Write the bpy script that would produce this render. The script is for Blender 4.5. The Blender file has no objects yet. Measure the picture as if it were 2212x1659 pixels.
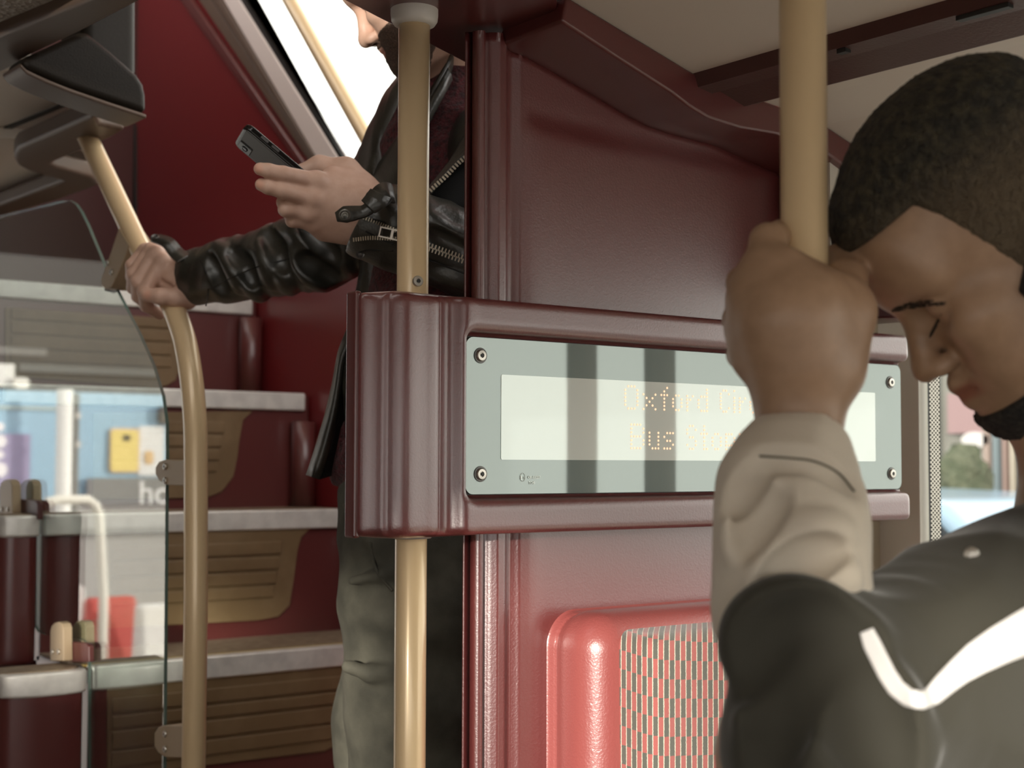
import bpy, bmesh, math, random
import numpy as np
from mathutils import Vector, Matrix
from mathutils.bvhtree import BVHTree

SC = bpy.context.scene
COL = SC.collection
random.seed(7)
rng = np.random.default_rng(7)

# ------------------------------------------------------------------ camera
# world axes: X across the bus (towards the right-hand windows), Y along the bus, Z up, floor at z = 0
F_PX = 3200.0
CAM = np.array((0.0, 0.0, 1.20))
_p = math.atan(170.5 / F_PX)
_h = np.array((0.612, 0.791, 0.0)); _h /= np.linalg.norm(_h)
FWD = _h * math.cos(_p) + np.array((0, 0, 1.0)) * math.sin(_p)
_r = np.array((_h[1], -_h[0], 0.0))
_u = np.cross(_r, FWD)
_roll = 0.003
RIGHT = _r + _u * _roll; RIGHT /= np.linalg.norm(RIGHT)
UPV = np.cross(RIGHT, FWD)
cd = bpy.data.cameras.new('camera')
cam = bpy.data.objects.new('camera', cd)
COL.objects.link(cam)
cd.sensor_width = 36.0
cd.lens = F_PX / 2212.0 * 36.0
cd.clip_start = 0.02
M4 = Matrix.Identity(4)
for i in range(3):
    M4[i][0] = RIGHT[i]; M4[i][1] = UPV[i]; M4[i][2] = -FWD[i]; M4[i][3] = CAM[i]
cam.matrix_world = M4
cd.dof.use_dof = True
cd.dof.focus_distance = 1.68
cd.dof.aperture_fstop = 6.5
SC.camera = cam

# ------------------------------------------------------------------ world, sun, exposure
w = bpy.data.worlds.new('sky'); SC.world = w
w.use_nodes = True
nt = w.node_tree
bg = nt.nodes['Background']
bg.inputs['Color'].default_value = (1.0, 0.975, 0.93, 1)
bg.inputs['Strength'].default_value = 3.2
sd = bpy.data.lights.new('sun', 'SUN'); so = bpy.data.objects.new('sun', sd); COL.objects.link(so)
sd.energy = 6.0; sd.angle = math.radians(3.0); sd.color = (1.0, 0.93, 0.82)
SUN_DIR = Vector((0.80, 0.60, -0.136)).normalized()
so.rotation_euler = SUN_DIR.to_track_quat('-Z', 'Y').to_euler()
so.location = (-3, -3, 5)
SC.view_settings.view_transform = 'Standard'
SC.view_settings.look = 'None'
SC.view_settings.gamma = 1.0
SC.view_settings.use_curve_mapping = False
SC.view_settings.exposure = 0.15
SC.cycles.use_denoising = True
SC.cycles.max_bounces = 8
SC.cycles.transparent_max_bounces = 16
SC.cycles.sample_clamp_indirect = 6.0

# ------------------------------------------------------------------ points seen through the lens -> places in the bus
def ray(px, py):
    return FWD + RIGHT * ((px - 1106.0) / F_PX) + UPV * ((829.5 - py) / F_PX)
def at(px, py, d): return CAM + ray(px, py) * d
def atX(px, py, X):
    r = ray(px, py); return CAM + r * ((X - CAM[0]) / r[0])
def atY(px, py, Y):
    r = ray(px, py); return CAM + r * ((Y - CAM[1]) / r[1])
def atZ(px, py, Z):
    r = ray(px, py); return CAM + r * ((Z - CAM[2]) / r[2])

# ------------------------------------------------------------------ helpers
def parent_to(o, p):
    if p is not None:
        o.parent = p
        if p.type == 'EMPTY':
            o.matrix_parent_inverse = Matrix.Translation(p.location).inverted()
def mesh_obj(name, verts, faces, m, parent=None, smooth=False, bevel=0.0, seg=2, solid=0.0, angle=35):
    me = bpy.data.meshes.new(name)
    me.from_pydata([tuple(map(float, v)) for v in verts], [], [tuple(map(int, f)) for f in faces])
    me.update()
    o = bpy.data.objects.new(name, me); COL.objects.link(o)
    ms = m if isinstance(m, (list, tuple)) else [m]
    for x in ms: me.materials.append(x)
    if smooth:
        me.polygons.foreach_set('use_smooth', [True] * len(me.polygons))
    if solid:
        s = o.modifiers.new('solid', 'SOLIDIFY'); s.thickness = abs(solid); s.offset = -1 if solid > 0 else 1
    if bevel:
        b = o.modifiers.new('bevel', 'BEVEL'); b.width = bevel; b.segments = seg; b.limit_method = 'ANGLE'; b.angle_limit = math.radians(angle)
        me.polygons.foreach_set('use_smooth', [True] * len(me.polygons))
        wn = o.modifiers.new('wn', 'WEIGHTED_NORMAL'); wn.keep_sharp = False
    parent_to(o, parent)
    return o
def fix_normals(o):
    bm = bmesh.new(); bm.from_mesh(o.data)
    bmesh.ops.recalc_face_normals(bm, faces=bm.faces)
    bm.to_mesh(o.data); bm.free()
    return o
def empty(name, loc, label=None, cat=None, group=None):
    o = bpy.data.objects.new(name, None); COL.objects.link(o)
    o.location = tuple(map(float, loc)); o.empty_display_size = 0.05
    if label: o['label'] = label
    if cat: o['category'] = cat
    if group: o['group'] = group
    return o
def tag(o, label=None, cat=None, group=None, kind=None):
    if label: o['label'] = label
    if cat: o['category'] = cat
    if group: o['group'] = group
    if kind: o['kind'] = kind
    return o
class MB:
    def __init__(s): s.v = []; s.f = []
    def box(s, lo, hi):
        b = len(s.v)
        x0, y0, z0 = lo; x1, y1, z1 = hi
        s.v += [(x0,y0,z0),(x1,y0,z0),(x1,y1,z0),(x0,y1,z0),(x0,y0,z1),(x1,y0,z1),(x1,y1,z1),(x0,y1,z1)]
        s.f += [tuple(b + i for i in q) for q in ((0,3,2,1),(4,5,6,7),(0,1,5,4),(1,2,6,5),(2,3,7,6),(3,0,4,7))]
        return s
    def obox(s, c, ax, ay, az):
        c = np.array(c, float); ax = np.array(ax, float); ay = np.array(ay, float); az = np.array(az, float)
        b = len(s.v)
        for k in (-1, 1):
            for (i, j) in ((-1,-1),(1,-1),(1,1),(-1,1)):
                s.v.append(c + ax*i + ay*j + az*k)
        s.f += [tuple(b + i for i in q) for q in ((0,3,2,1),(4,5,6,7),(0,1,5,4),(1,2,6,5),(2,3,7,6),(3,0,4,7))]
        return s
    def prism(s, poly, vec):
        """polygon of 3-D points pushed along vec"""
        n = len(poly); b = len(s.v); vec = np.array(vec, float)
        s.v += [np.array(p, float) for p in poly] + [np.array(p, float) + vec for p in poly]
        s.f.append(tuple(b + i for i in range(n))[::-1]); s.f.append(tuple(b + n + i for i in range(n)))
        for i in range(n):
            j = (i + 1) % n
            s.f.append((b + i, b + j, b + n + j, b + n + i))
        return s
    def tube(s, pts, r, n=20, caps=True):
        pts = [np.array(p, float) for p in pts]; b = len(s.v)
        rs = r if isinstance(r, (list, tuple)) else [r] * len(pts)
        prev = None
        for i, p in enumerate(pts):
            t = pts[min(i + 1, len(pts) - 1)] - pts[max(i - 1, 0)]; t /= np.linalg.norm(t)
            if prev is None:
                a = np.array((0, 0, 1.0)) if abs(t[2]) < 0.9 else np.array((1.0, 0, 0))
                u = np.cross(a, t)
            else:
                u = prev - t * prev.dot(t)
            u /= np.linalg.norm(u); prev = u; v = np.cross(t, u)
            for k in range(n):
                a = 2 * math.pi * k / n
                s.v.append(p + (u * math.cos(a) + v * math.sin(a)) * rs[i])
        for i in range(len(pts) - 1):
            for k in range(n):
                k2 = (k + 1) % n
                s.f.append((b + i*n + k, b + i*n + k2, b + (i+1)*n + k2, b + (i+1)*n + k))
        if caps:
            s.f.append(tuple(b + k for k in range(n))[::-1]); s.f.append(tuple(b + (len(pts)-1)*n + k for k in range(n)))
        return s
    def lathe(s, c, axis, prof, n=24):
        """prof: list of (radius, height along axis)"""
        c = np.array(c, float); t = np.array(axis, float); t /= np.linalg.norm(t)
        a = np.array((0, 0, 1.0)) if abs(t[2]) < 0.9 else np.array((1.0, 0, 0))
        u = np.cross(a, t); u /= np.linalg.norm(u); v = np.cross(t, u); b = len(s.v)
        for (r, h) in prof:
            for k in range(n):
                q = 2 * math.pi * k / n
                s.v.append(c + t * h + (u * math.cos(q) + v * math.sin(q)) * r)
        for i in range(len(prof) - 1):
            for k in range(n):
                k2 = (k + 1) % n
                s.f.append((b + i*n + k, b + i*n + k2, b + (i+1)*n + k2, b + (i+1)*n + k))
        s.f.append(tuple(b + k for k in range(n))[::-1]); s.f.append(tuple(b + (len(prof)-1)*n + k for k in range(n)))
        return s
    def build(s, name, m, parent=None, **kw):
        return fix_normals(mesh_obj(name, s.v, s.f, m, parent, **kw))
def smooth_path(pts, n=12):
    """Catmull-Rom through the points"""
    P = [np.array(p, float) for p in pts]; P = [2*P[0]-P[1]] + P + [2*P[-1]-P[-2]]
    out = []
    for i in range(1, len(P) - 2):
        for k in range(n):
            t = k / n
            out.append(0.5 * ((2*P[i]) + (-P[i-1]+P[i+1])*t + (2*P[i-1]-5*P[i]+4*P[i+1]-P[i+2])*t*t + (-P[i-1]+3*P[i]-3*P[i+1]+P[i+2])*t**3))
    out.append(P[-2]); return out
def resample(pts, n):
    P = np.array(pts, float); s = np.r_[0, np.cumsum(np.linalg.norm(np.diff(P, axis=0), axis=1))]
    q = np.linspace(0, s[-1], n)
    return np.stack([np.interp(q, s, P[:, k]) for k in range(P.shape[1])], 1)
def lerp(a, b, t): return np.array(a) * (1 - t) + np.array(b) * t

# ------------------------------------------------------------------ signed-distance modelling
class Field:
    def __init__(s, lo, hi, h):
        s.h = h; s.lo = np.array(lo, float)
        s.n = (np.ceil((np.array(hi) - s.lo) / h).astype(int) + 1)
        s.d = np.full(s.n, 0.08, np.float32)
        s.ax = [np.float32(s.lo[k]) + np.float32(h) * np.arange(s.n[k], dtype=np.float32) for k in range(3)]
    def blk(s, lo, hi):
        i0 = np.clip(np.floor((np.array(lo) - s.lo) / s.h).astype(int), 0, s.n)
        i1 = np.clip(np.ceil((np.array(hi) - s.lo) / s.h).astype(int) + 1, 0, s.n)
        if (i1 <= i0).any(): return None
        sl = tuple(slice(a, b) for a, b in zip(i0, i1))
        return sl, s.ax[0][sl[0]][:, None, None], s.ax[1][sl[1]][None, :, None], s.ax[2][sl[2]][None, None, :]
    def comb(s, sl, b, k, op):
        a = s.d[sl]
        if op == 'u':
            if k > 0:
                hh = np.maximum(k - np.abs(a - b), 0) / k
                s.d[sl] = np.minimum(a, b) - hh * hh * (k * 0.25)
            else: s.d[sl] = np.minimum(a, b)
        elif op == 's':
            b = -b
            if k > 0:
                hh = np.maximum(k - np.abs(a - b), 0) / k
                s.d[sl] = np.maximum(a, b) + hh * hh * (k * 0.25)
            else: s.d[sl] = np.maximum(a, b)
        elif op == 'i':
            hh = np.maximum(k - np.abs(a - b), 0) / k if k > 0 else 0
            s.d[sl] = np.maximum(a, b) + hh * hh * (k * 0.25)
    def cone(s, p0, r0, p1, r1, k=0.0, op='u'):
        p0 = np.array(p0, float); p1 = np.array(p1, float); m = max(r0, r1) + k + 4 * s.h
        q = s.blk(np.minimum(p0, p1) - m, np.maximum(p0, p1) + m)
        if q is None: return s
        sl, X, Y, Z = q
        v = p1 - p0; L = max(float(v.dot(v)), 1e-12); v = v.astype(np.float32)
        X = X - np.float32(p0[0]); Y = Y - np.float32(p0[1]); Z = Z - np.float32(p0[2])
        t = np.clip((X * v[0] + Y * v[1] + Z * v[2]) / np.float32(L), 0, 1)
        b = np.sqrt((X - t * v[0])**2 + (Y - t * v[1])**2 + (Z - t * v[2])**2) - (np.float32(r0) + np.float32(r1 - r0) * t)
        s.comb(sl, b, k, op); return s
    def chain(s, pts, k=0.0, op='u'):
        for (a, ra), (b, rb) in zip(pts[:-1], pts[1:]): s.cone(a, ra, b, rb, k, op)
        return s
    def ell(s, c, r, M=None, k=0.0, op='u'):
        c = np.array(c, float); r = np.array(r, float); M = np.eye(3) if M is None else M
        m = max(r) + k + 4 * s.h; q = s.blk(c - m, c + m)
        if q is None: return s
        sl, X, Y, Z = q
        X = X - np.float32(c[0]); Y = Y - np.float32(c[1]); Z = Z - np.float32(c[2])
        A = M.astype(np.float32)
        u = (X*A[0,0] + Y*A[1,0] + Z*A[2,0]); v = (X*A[0,1] + Y*A[1,1] + Z*A[2,1]); w_ = (X*A[0,2] + Y*A[1,2] + Z*A[2,2])
        k0 = np.sqrt((u/r[0])**2 + (v/r[1])**2 + (w_/r[2])**2)
        k1 = np.sqrt((u/r[0]**2)**2 + (v/r[1]**2)**2 + (w_/r[2]**2)**2) + 1e-9
        s.comb(sl, (k0 * (k0 - 1) / k1).astype(np.float32), k, op); return s
    def box(s, c, hf, r=0.0, M=None, k=0.0, op='u'):
        c = np.array(c, float); hf = np.array(hf, float); M = np.eye(3) if M is None else M
        m = np.linalg.norm(hf) + k + 4 * s.h
        mm = hf + k + 4 * s.h if np.allclose(M, np.eye(3)) else np.array((m, m, m))
        q = s.blk(c - mm, c + mm)
        if q is None: return s
        sl, X, Y, Z = q
        X = X - np.float32(c[0]); Y = Y - np.float32(c[1]); Z = Z - np.float32(c[2])
        A = M.astype(np.float32); h = hf - r
        if np.allclose(M, np.eye(3)): u, v, w_ = X, Y, Z
        else: u = (X*A[0,0] + Y*A[1,0] + Z*A[2,0]); v = (X*A[0,1] + Y*A[1,1] + Z*A[2,1]); w_ = (X*A[0,2] + Y*A[1,2] + Z*A[2,2])
        a = np.abs(u) - np.float32(h[0]); b = np.abs(v) - np.float32(h[1]); e = np.abs(w_) - np.float32(h[2])
        dd = np.sqrt(np.maximum(a, 0)**2 + np.maximum(b, 0)**2 + np.maximum(e, 0)**2) + np.minimum(np.maximum(np.maximum(a, b), e), 0) - np.float32(r)
        s.comb(sl, dd, k, op); return s
    def disp(s, fn, lo=None, hi=None):
        q = s.blk(s.lo if lo is None else lo, s.lo + s.n * s.h if hi is None else hi)
        if q is None: return s
        sl, X, Y, Z = q
        s.d[sl] = s.d[sl] - fn(X, Y, Z).astype(np.float32); return s
    def plane(s, p, nrm, lo=None, hi=None):
        """cut away everything beyond the plane"""
        q = s.blk(s.lo if lo is None else lo, s.lo + s.n * s.h if hi is None else hi); nrm = np.array(nrm, float); nrm /= np.linalg.norm(nrm)
        sl, X, Y, Z = q
        s.d[sl] = np.maximum(s.d[sl], ((X - p[0])*nrm[0] + (Y - p[1])*nrm[1] + (Z - p[2])*nrm[2]).astype(np.float32)); return s
    def local(s, O, M, sc=1.0):
        X = s.ax[0][:, None, None] - np.float32(O[0]); Y = s.ax[1][None, :, None] - np.float32(O[1]); Z = s.ax[2][None, None, :] - np.float32(O[2])
        A = (M / sc).astype(np.float32)
        return (X*A[0,0] + Y*A[1,0] + Z*A[2,0], X*A[0,1] + Y*A[1,1] + Z*A[2,1], X*A[0,2] + Y*A[1,2] + Z*A[2,2])
    def nets(s):
        d = s.d; sg = d < 0
        for k in range(3):                                  # close the surface at the grid border
            sl = [slice(None)] * 3
            for e in (0, -1):
                sl[k] = e; sg[tuple(sl)] = False; d[tuple(sl)] = np.maximum(d[tuple(sl)], s.h * 0.5)
        c = np.zeros(np.array(sg.shape) - 1, np.int8); nx, ny, nz = c.shape
        for a in (0, 1):
            for b in (0, 1):
                for e in (0, 1): c += sg[a:a+nx, b:b+ny, e:e+nz]
        idx = np.argwhere((c > 0) & (c < 8)); flat = np.ravel_multi_index(idx.T, c.shape)
        offs = np.array([(a, b, e) for a in (0, 1) for b in (0, 1) for e in (0, 1)])
        val = np.stack([d[tuple((idx + o).T)] for o in offs], 1).astype(np.float64)
        acc = np.zeros((len(idx), 3)); cnt = np.zeros(len(idx))
        for i in range(8):
            for j in range(i + 1, 8):
                if np.abs(offs[i] - offs[j]).sum() != 1: continue
                m = (val[:, i] < 0) != (val[:, j] < 0)
                t = val[m, i] / (val[m, i] - val[m, j])
                acc[m] += offs[i] + (offs[j] - offs[i]) * t[:, None]; cnt[m] += 1
        V = s.lo + s.h * (idx + acc / cnt[:, None])
        Fs = []
        for k in range(3):
            k1, k2 = (k + 1) % 3, (k + 2) % 3
            A = [slice(None)] * 3; B = [slice(None)] * 3
            A[k] = slice(0, -1); B[k] = slice(1, None)
            for q in (k1, k2): A[q] = slice(1, -1); B[q] = slice(1, -1)
            a = sg[tuple(A)]; b = sg[tuple(B)]
            e = np.argwhere(a != b)
            if not len(e): continue
            ins = a[tuple(e.T)]
            e = e.copy(); e[:, k1] += 1; e[:, k2] += 1
            qs = []
            for (o1, o2) in ((-1, -1), (0, -1), (0, 0), (-1, 0)):
                g = e.copy(); g[:, k1] += o1; g[:, k2] += o2
                qs.append(np.searchsorted(flat, np.ravel_multi_index(g.T, c.shape)))
            Q = np.stack(qs, 1); Q[~ins] = Q[~ins][:, ::-1]
            Fs.append(Q)
        return V, np.concatenate(Fs)
    def build(s, name, m, parent=None, relax=1, attr=None):
        V, Q = s.nets()
        for _ in range(relax):
            acc = np.zeros_like(V); cnt = np.zeros(len(V))
            for i in range(4):
                a, b = Q[:, i], Q[:, (i + 1) % 4]
                for x, y in ((a, b), (b, a)):
                    for k in range(3): acc[:, k] += np.bincount(x, V[y, k], len(V))
                    cnt += np.bincount(x, minlength=len(V))
            V = V * 0.5 + 0.5 * acc / np.maximum(cnt, 1)[:, None]
        me = bpy.data.meshes.new(name)
        me.vertices.add(len(V)); me.vertices.foreach_set('co', V.astype(np.float32).ravel())
        me.loops.add(Q.size); me.loops.foreach_set('vertex_index', Q.astype(np.int32).ravel())
        me.polygons.add(len(Q)); me.polygons.foreach_set('loop_start', np.arange(0, Q.size, 4, dtype=np.int32))
        me.update(calc_edges=True); me.validate()
        me.polygons.foreach_set('use_smooth', [True] * len(me.polygons))
        o = bpy.data.objects.new(name, me); COL.objects.link(o)
        for x in (m if isinstance(m, (list, tuple)) else [m]): me.materials.append(x)
        if attr:
            for an, fn in attr.items():
                A = me.attributes.new(an, 'FLOAT', 'POINT'); A.data.foreach_set('value', fn(V).astype(np.float32))
        parent_to(o, parent)
        return o
def surf(f):
    g = Field.__new__(Field); g.__dict__.update(f.__dict__); g.d = f.d.copy(); V, Q = g.nets()
    return BVHTree.FromPolygons(V.tolist(), Q.tolist())
def hit(tree, px, py, fallback, off=0.002):
    r = ray(px, py); n = np.linalg.norm(r); h_ = tree.ray_cast(Vector(CAM), Vector(r / n))
    if h_[0] is None: return None if fallback is None else at(px, py, fallback)
    return np.array(h_[0]) - r / n * off
def ridges(f, lines, k, sink=0.6, fallback=1.0):
    t = surf(f)
    for pl, r, op in lines:
        off = -r*sink if op == 'u' else r*0.30
        pts = [hit(t, x, y, None, off) for x, y in pl]; pts = [p for p in pts if p is not None]
        if len(pts) < 2: continue
        P = smooth_path(pts, 4); n = len(P)
        R = [r*(0.35 + 0.65*math.sin(math.pi*(i + 0.5)/n)**0.7) for i in range(n)]
        f.chain(list(zip(P, R)), k, op)
def folds(seed, n, amp, freq, axis=None, bias=0.75):
    """cloth folds: a handful of crossing waves, mostly running round the given axis"""
    r = np.random.default_rng(seed); W = []
    for i in range(n):
        v = r.normal(size=3)
        if axis is not None: v = v * (1 - bias) + np.array(axis) * bias * r.choice((-1, 1)) * 1.6
        v = v / np.linalg.norm(v) * freq * r.uniform(0.6, 1.6)
        W.append((v.astype(np.float32), r.uniform(0, 6.28), amp * r.uniform(0.5, 1.2)))
    def fn(X, Y, Z):
        t = 0
        for v, p, a in W:
            sn = np.sin(X*v[0] + Y*v[1] + Z*v[2] + np.float32(p) + 1.2*np.sin(X*v[1]*0.6 + Z*v[0]*0.6 - Y*v[2]*0.5))
            t = t + np.float32(a) * (1 - 2*np.abs(sn))
        return t / n
    return fn

# ------------------------------------------------------------------ materials
def mat(name, base, rough=0.5, metal=0.0, bump=None, vary=None, coat=0.0, coat_rough=0.1, coat_ior=1.5, spec=0.5, sheen=0.0, sss=0.0):
    m = bpy.data.materials.new(name); m.use_nodes = True; n = m.node_tree.nodes; l = m.node_tree.links
    b = n['Principled BSDF']
    b.inputs['Base Color'].default_value = (*base, 1); b.inputs['Roughness'].default_value = rough
    b.inputs['Metallic'].default_value = metal; b.inputs['Coat Weight'].default_value = coat; b.inputs['Coat Roughness'].default_value = coat_rough; b.inputs['Coat IOR'].default_value = coat_ior
    b.inputs['Specular IOR Level'].default_value = spec
    if sheen: b.inputs['Sheen Weight'].default_value = sheen; b.inputs['Sheen Roughness'].default_value = 0.4
    tc = n.new('ShaderNodeTexCoord')
    if vary:
        sc, c2, lo, hi = vary
        t = n.new('ShaderNodeTexNoise'); t.inputs['Scale'].default_value = sc; t.inputs['Detail'].default_value = 5
        r = n.new('ShaderNodeValToRGB'); r.color_ramp.elements[0].position = lo; r.color_ramp.elements[1].position = hi
        r.color_ramp.elements[0].color = (*base, 1); r.color_ramp.elements[1].color = (*c2, 1)
        l.new(tc.outputs['Object'], t.inputs['Vector']); l.new(t.outputs['Fac'], r.inputs['Fac']); l.new(r.outputs['Color'], b.inputs['Base Color'])
    if bump:
        prev = None
        for (kind, sc, st, dist) in (bump if isinstance(bump, list) else [bump]):
            if kind == 'noise':
                t = n.new('ShaderNodeTexNoise'); t.inputs['Detail'].default_value = 3; out = t.outputs['Fac']
            else:
                t = n.new('ShaderNodeTexVoronoi'); out = t.outputs['Distance']
            t.inputs['Scale'].default_value = sc
            bp = n.new('ShaderNodeBump'); bp.inputs['Strength'].default_value = st; bp.inputs['Distance'].default_value = dist
            l.new(tc.outputs['Object'], t.inputs['Vector']); l.new(out, bp.inputs['Height'])
            if prev: l.new(prev.outputs['Normal'], bp.inputs['Normal'])
            prev = bp
        l.new(prev.outputs['Normal'], b.inputs['Normal'])
    return m
def emit(name, col, st):
    m = bpy.data.materials.new(name); m.use_nodes = True; n = m.node_tree.nodes; l = m.node_tree.links
    b = n['Principled BSDF']; b.inputs['Base Color'].default_value = (*col, 1)
    b.inputs['Emission Color'].default_value = (*col, 1); b.inputs['Emission Strength'].default_value = st
    return m
def glass(name, tint=(0.9, 0.95, 0.92), f0=0.05, rough=0.0):
    """thin pane: clear, with a mirror share that grows towards grazing"""
    m = bpy.data.materials.new(name); m.use_nodes = True; n = m.node_tree.nodes; l = m.node_tree.links
    n.remove(n['Principled BSDF'])
    tr = n.new('ShaderNodeBsdfTransparent'); tr.inputs['Color'].default_value = (*tint, 1)
    gl = n.new('ShaderNodeBsdfGlossy'); gl.inputs['Roughness'].default_value = rough
    lw = n.new('ShaderNodeLayerWeight'); lw.inputs['Blend'].default_value = 0.5
    p = n.new('ShaderNodeMath'); p.operation = 'POWER'; p.inputs[1].default_value = 4.0
    a = n.new('ShaderNodeMath'); a.operation = 'MULTIPLY_ADD'; a.inputs[1].default_value = 1 - f0; a.inputs[2].default_value = f0
    mx = n.new('ShaderNodeMixShader')
    l.new(lw.outputs['Facing'], p.inputs[0]); l.new(p.outputs[0], a.inputs[0]); l.new(a.outputs[0], mx.inputs[0])
    l.new(tr.outputs[0], mx.inputs[1]); l.new(gl.outputs[0], mx.inputs[2]); l.new(mx.outputs[0], n['Material Output'].inputs['Surface'])
    return m
def dots_mat(name, per, col=(0.01, 0.011, 0.01), axes=('Y', 'Z'), rad=0.36):
    """opaque printed dots on clear glass"""
    m = bpy.data.materials.new(name); m.use_nodes = True; n = m.node_tree.nodes; l = m.node_tree.links
    b = n['Principled BSDF']; b.inputs['Base Color'].default_value = (*col, 1)
    tr = n.new('ShaderNodeBsdfTransparent'); mx = n.new('ShaderNodeMixShader')
    tc = n.new('ShaderNodeTexCoord'); sp = n.new('ShaderNodeSeparateXYZ'); l.new(tc.outputs['Object'], sp.inputs[0])
    def mth(op, a, c=None):
        k = n.new('ShaderNodeMath'); k.operation = op
        for i, v in enumerate((a, c)):
            if v is None: continue
            if isinstance(v, (int, float)): k.inputs[i].default_value = v
            else: l.new(v, k.inputs[i])
        return k.outputs[0]
    u = mth('DIVIDE', sp.outputs[axes[0]], per); v = mth('DIVIDE', sp.outputs[axes[1]], per)
    a = mth('ADD', u, v); c = mth('SUBTRACT', u, v)
    fa = mth('SUBTRACT', mth('FRACT', a), 0.5); fc = mth('SUBTRACT', mth('FRACT', c), 0.5)
    dd = mth('SQRT', mth('ADD', mth('MULTIPLY', fa, fa), mth('MULTIPLY', fc, fc)))
    l.new(mth('GREATER_THAN', dd, rad), mx.inputs[0])
    l.new(b.outputs[0], mx.inputs[1]); l.new(tr.outputs[0], mx.inputs[2]); l.new(mx.outputs[0], n['Material Output'].inputs['Surface'])
    return m
GRAIN = [('noise', 330, 0.35, 0.0012), ('voronoi', 420, 0.2, 0.0008)]
MAROON = mat('maroon_moulding', (0.145, 0.030, 0.029), 0.36, bump=GRAIN, spec=0.6, coat=0.8, coat_rough=0.30, coat_ior=1.8)
MAROON_S = mat('maroon_smooth', (0.115, 0.026, 0.024), 0.34, coat=0.5, coat_rough=0.25, coat_ior=1.6, bump=('noise', 500, 0.1, 0.0008))
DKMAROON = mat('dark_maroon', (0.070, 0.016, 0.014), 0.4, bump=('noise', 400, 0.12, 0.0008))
REDWALL = mat('red_wall', (0.185, 0.019, 0.021), 0.30, bump=('noise', 14, 0.05, 0.003))
SEATRED = mat('seat_shell_red', (0.300, 0.074, 0.068), 0.32, bump=GRAIN, coat=0.6, coat_rough=0.3, coat_ior=1.7)
BROWN = mat('brown_trim', (0.125, 0.085, 0.062), 0.46, bump=('noise', 260, 0.2, 0.001))
DARKBROWN = mat('dark_brown_rail', (0.080, 0.032, 0.026), 0.38, bump=('noise', 260, 0.3, 0.001))
CHAMP = mat('champagne_paint', (0.76, 0.570, 0.335), 0.30, metal=0.12, bump=('noise', 900, 0.06, 0.0004), coat=0.3)
CHAMP2 = mat('champagne_bracket', (0.40, 0.30, 0.19), 0.45, bump=('noise', 900, 0.1, 0.0004))
WHITEP = mat('white_plastic', (0.62, 0.58, 0.53), 0.4)
CEILP = mat('ceiling_panel', (0.72, 0.655, 0.565), 0.45, bump=('noise', 8, 0.06, 0.004))
PALEP = mat('pale_ceiling_panel', (0.66, 0.60, 0.52), 0.42)
PILLAR = mat('pillar_panel', (0.60, 0.56, 0.48), 0.35)
ALU = mat('aluminium_nosing', (0.86, 0.84, 0.79), 0.40, metal=0.30, bump=('noise', 90, 0.1, 0.001), vary=(30, (0.72, 0.70, 0.66), 0.4, 0.65))
STEEL = mat('steel_screw', (0.50, 0.47, 0.42), 0.32, metal=0.9)
DARKSTEEL = mat('dark_steel', (0.12, 0.115, 0.11), 0.4, metal=0.8)
TANP = mat('tan_riser', (0.185, 0.118, 0.058), 0.5, vary=(9, (0.24, 0.16, 0.085), 0.45, 0.7), bump=('noise', 300, 0.1, 0.001))
TREAD = mat('tread_cover', (0.22, 0.16, 0.11), 0.6, vary=(60, (0.32, 0.25, 0.17), 0.4, 0.7))
YEL = mat('yellow_strip', (0.55, 0.40, 0.10), 0.5)
BLACKR = mat('black_rubber', (0.012, 0.012, 0.011), 0.5)
FLOORM = mat('floor_vinyl', (0.16, 0.12, 0.09), 0.6, vary=(120, (0.22, 0.17, 0.13), 0.4, 0.7))
LEATHER = mat('black_leather', (0.018, 0.017, 0.012), 0.42, coat=0.25, coat_rough=0.32, coat_ior=1.6, bump=[('voronoi', 240, 0.25, 0.0012), ('noise', 60, 0.25, 0.002)], vary=(25, (0.045, 0.042, 0.032), 0.45, 0.75), spec=0.7)
LEATHER2 = mat('inner_lining', (0.006, 0.006, 0.006), 0.8)
PANE = glass('clear_pane', (0.90, 0.95, 0.93), 0.10)
PANE2 = glass('window_pane', (0.93, 0.94, 0.92), 0.03)
GEDGE = mat('glass_edge_green', (0.10, 0.145, 0.125), 0.15)
# ================================================================== THE SETTING
def structure(name, mb, m, **kw):
    o = mb.build(name, m, **kw) if isinstance(mb, MB) else mb
    o['kind'] = 'structure'; return o
YP, YA = 1.36, 1.25          # plane of the partition panel, plane of the arch moulding's face
Xg = 1.045                    # plane of the stair glass
WX = 1.80                    # stairwell side wall

structure('floor', MB().box((-0.9, -3.6, -0.05), (1.9, 4.3, 0.0)), FLOORM)

# ---- arch moulding lines, from the photograph
A_px = [(1225,-8),(1500,158),(1560,184),(1620,208),(1680,228),(1783,270),(1870,328),(1960,402),(2010,480),(2030,690)]
B_px = [(1213,46),(1330,123),(1450,200),(1490,231),(1530,255),(1600,277),(1680,290),(1786,331),(1847,377),(1900,440),(1930,540),(1937,688)]
C_px = [(1086,96),(1215,168),(1345,245),(1395,272),(1450,290),(1540,313),(1677,377),(1740,424),(1789,474),(1830,585),(1846,640),(1852,688)]
A3 = [atY(x, y, YA) for x, y in A_px]; B3 = [atY(x, y, YA) for x, y in B_px]; C3 = [atY(x, y, YP) for x, y in C_px]

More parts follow.
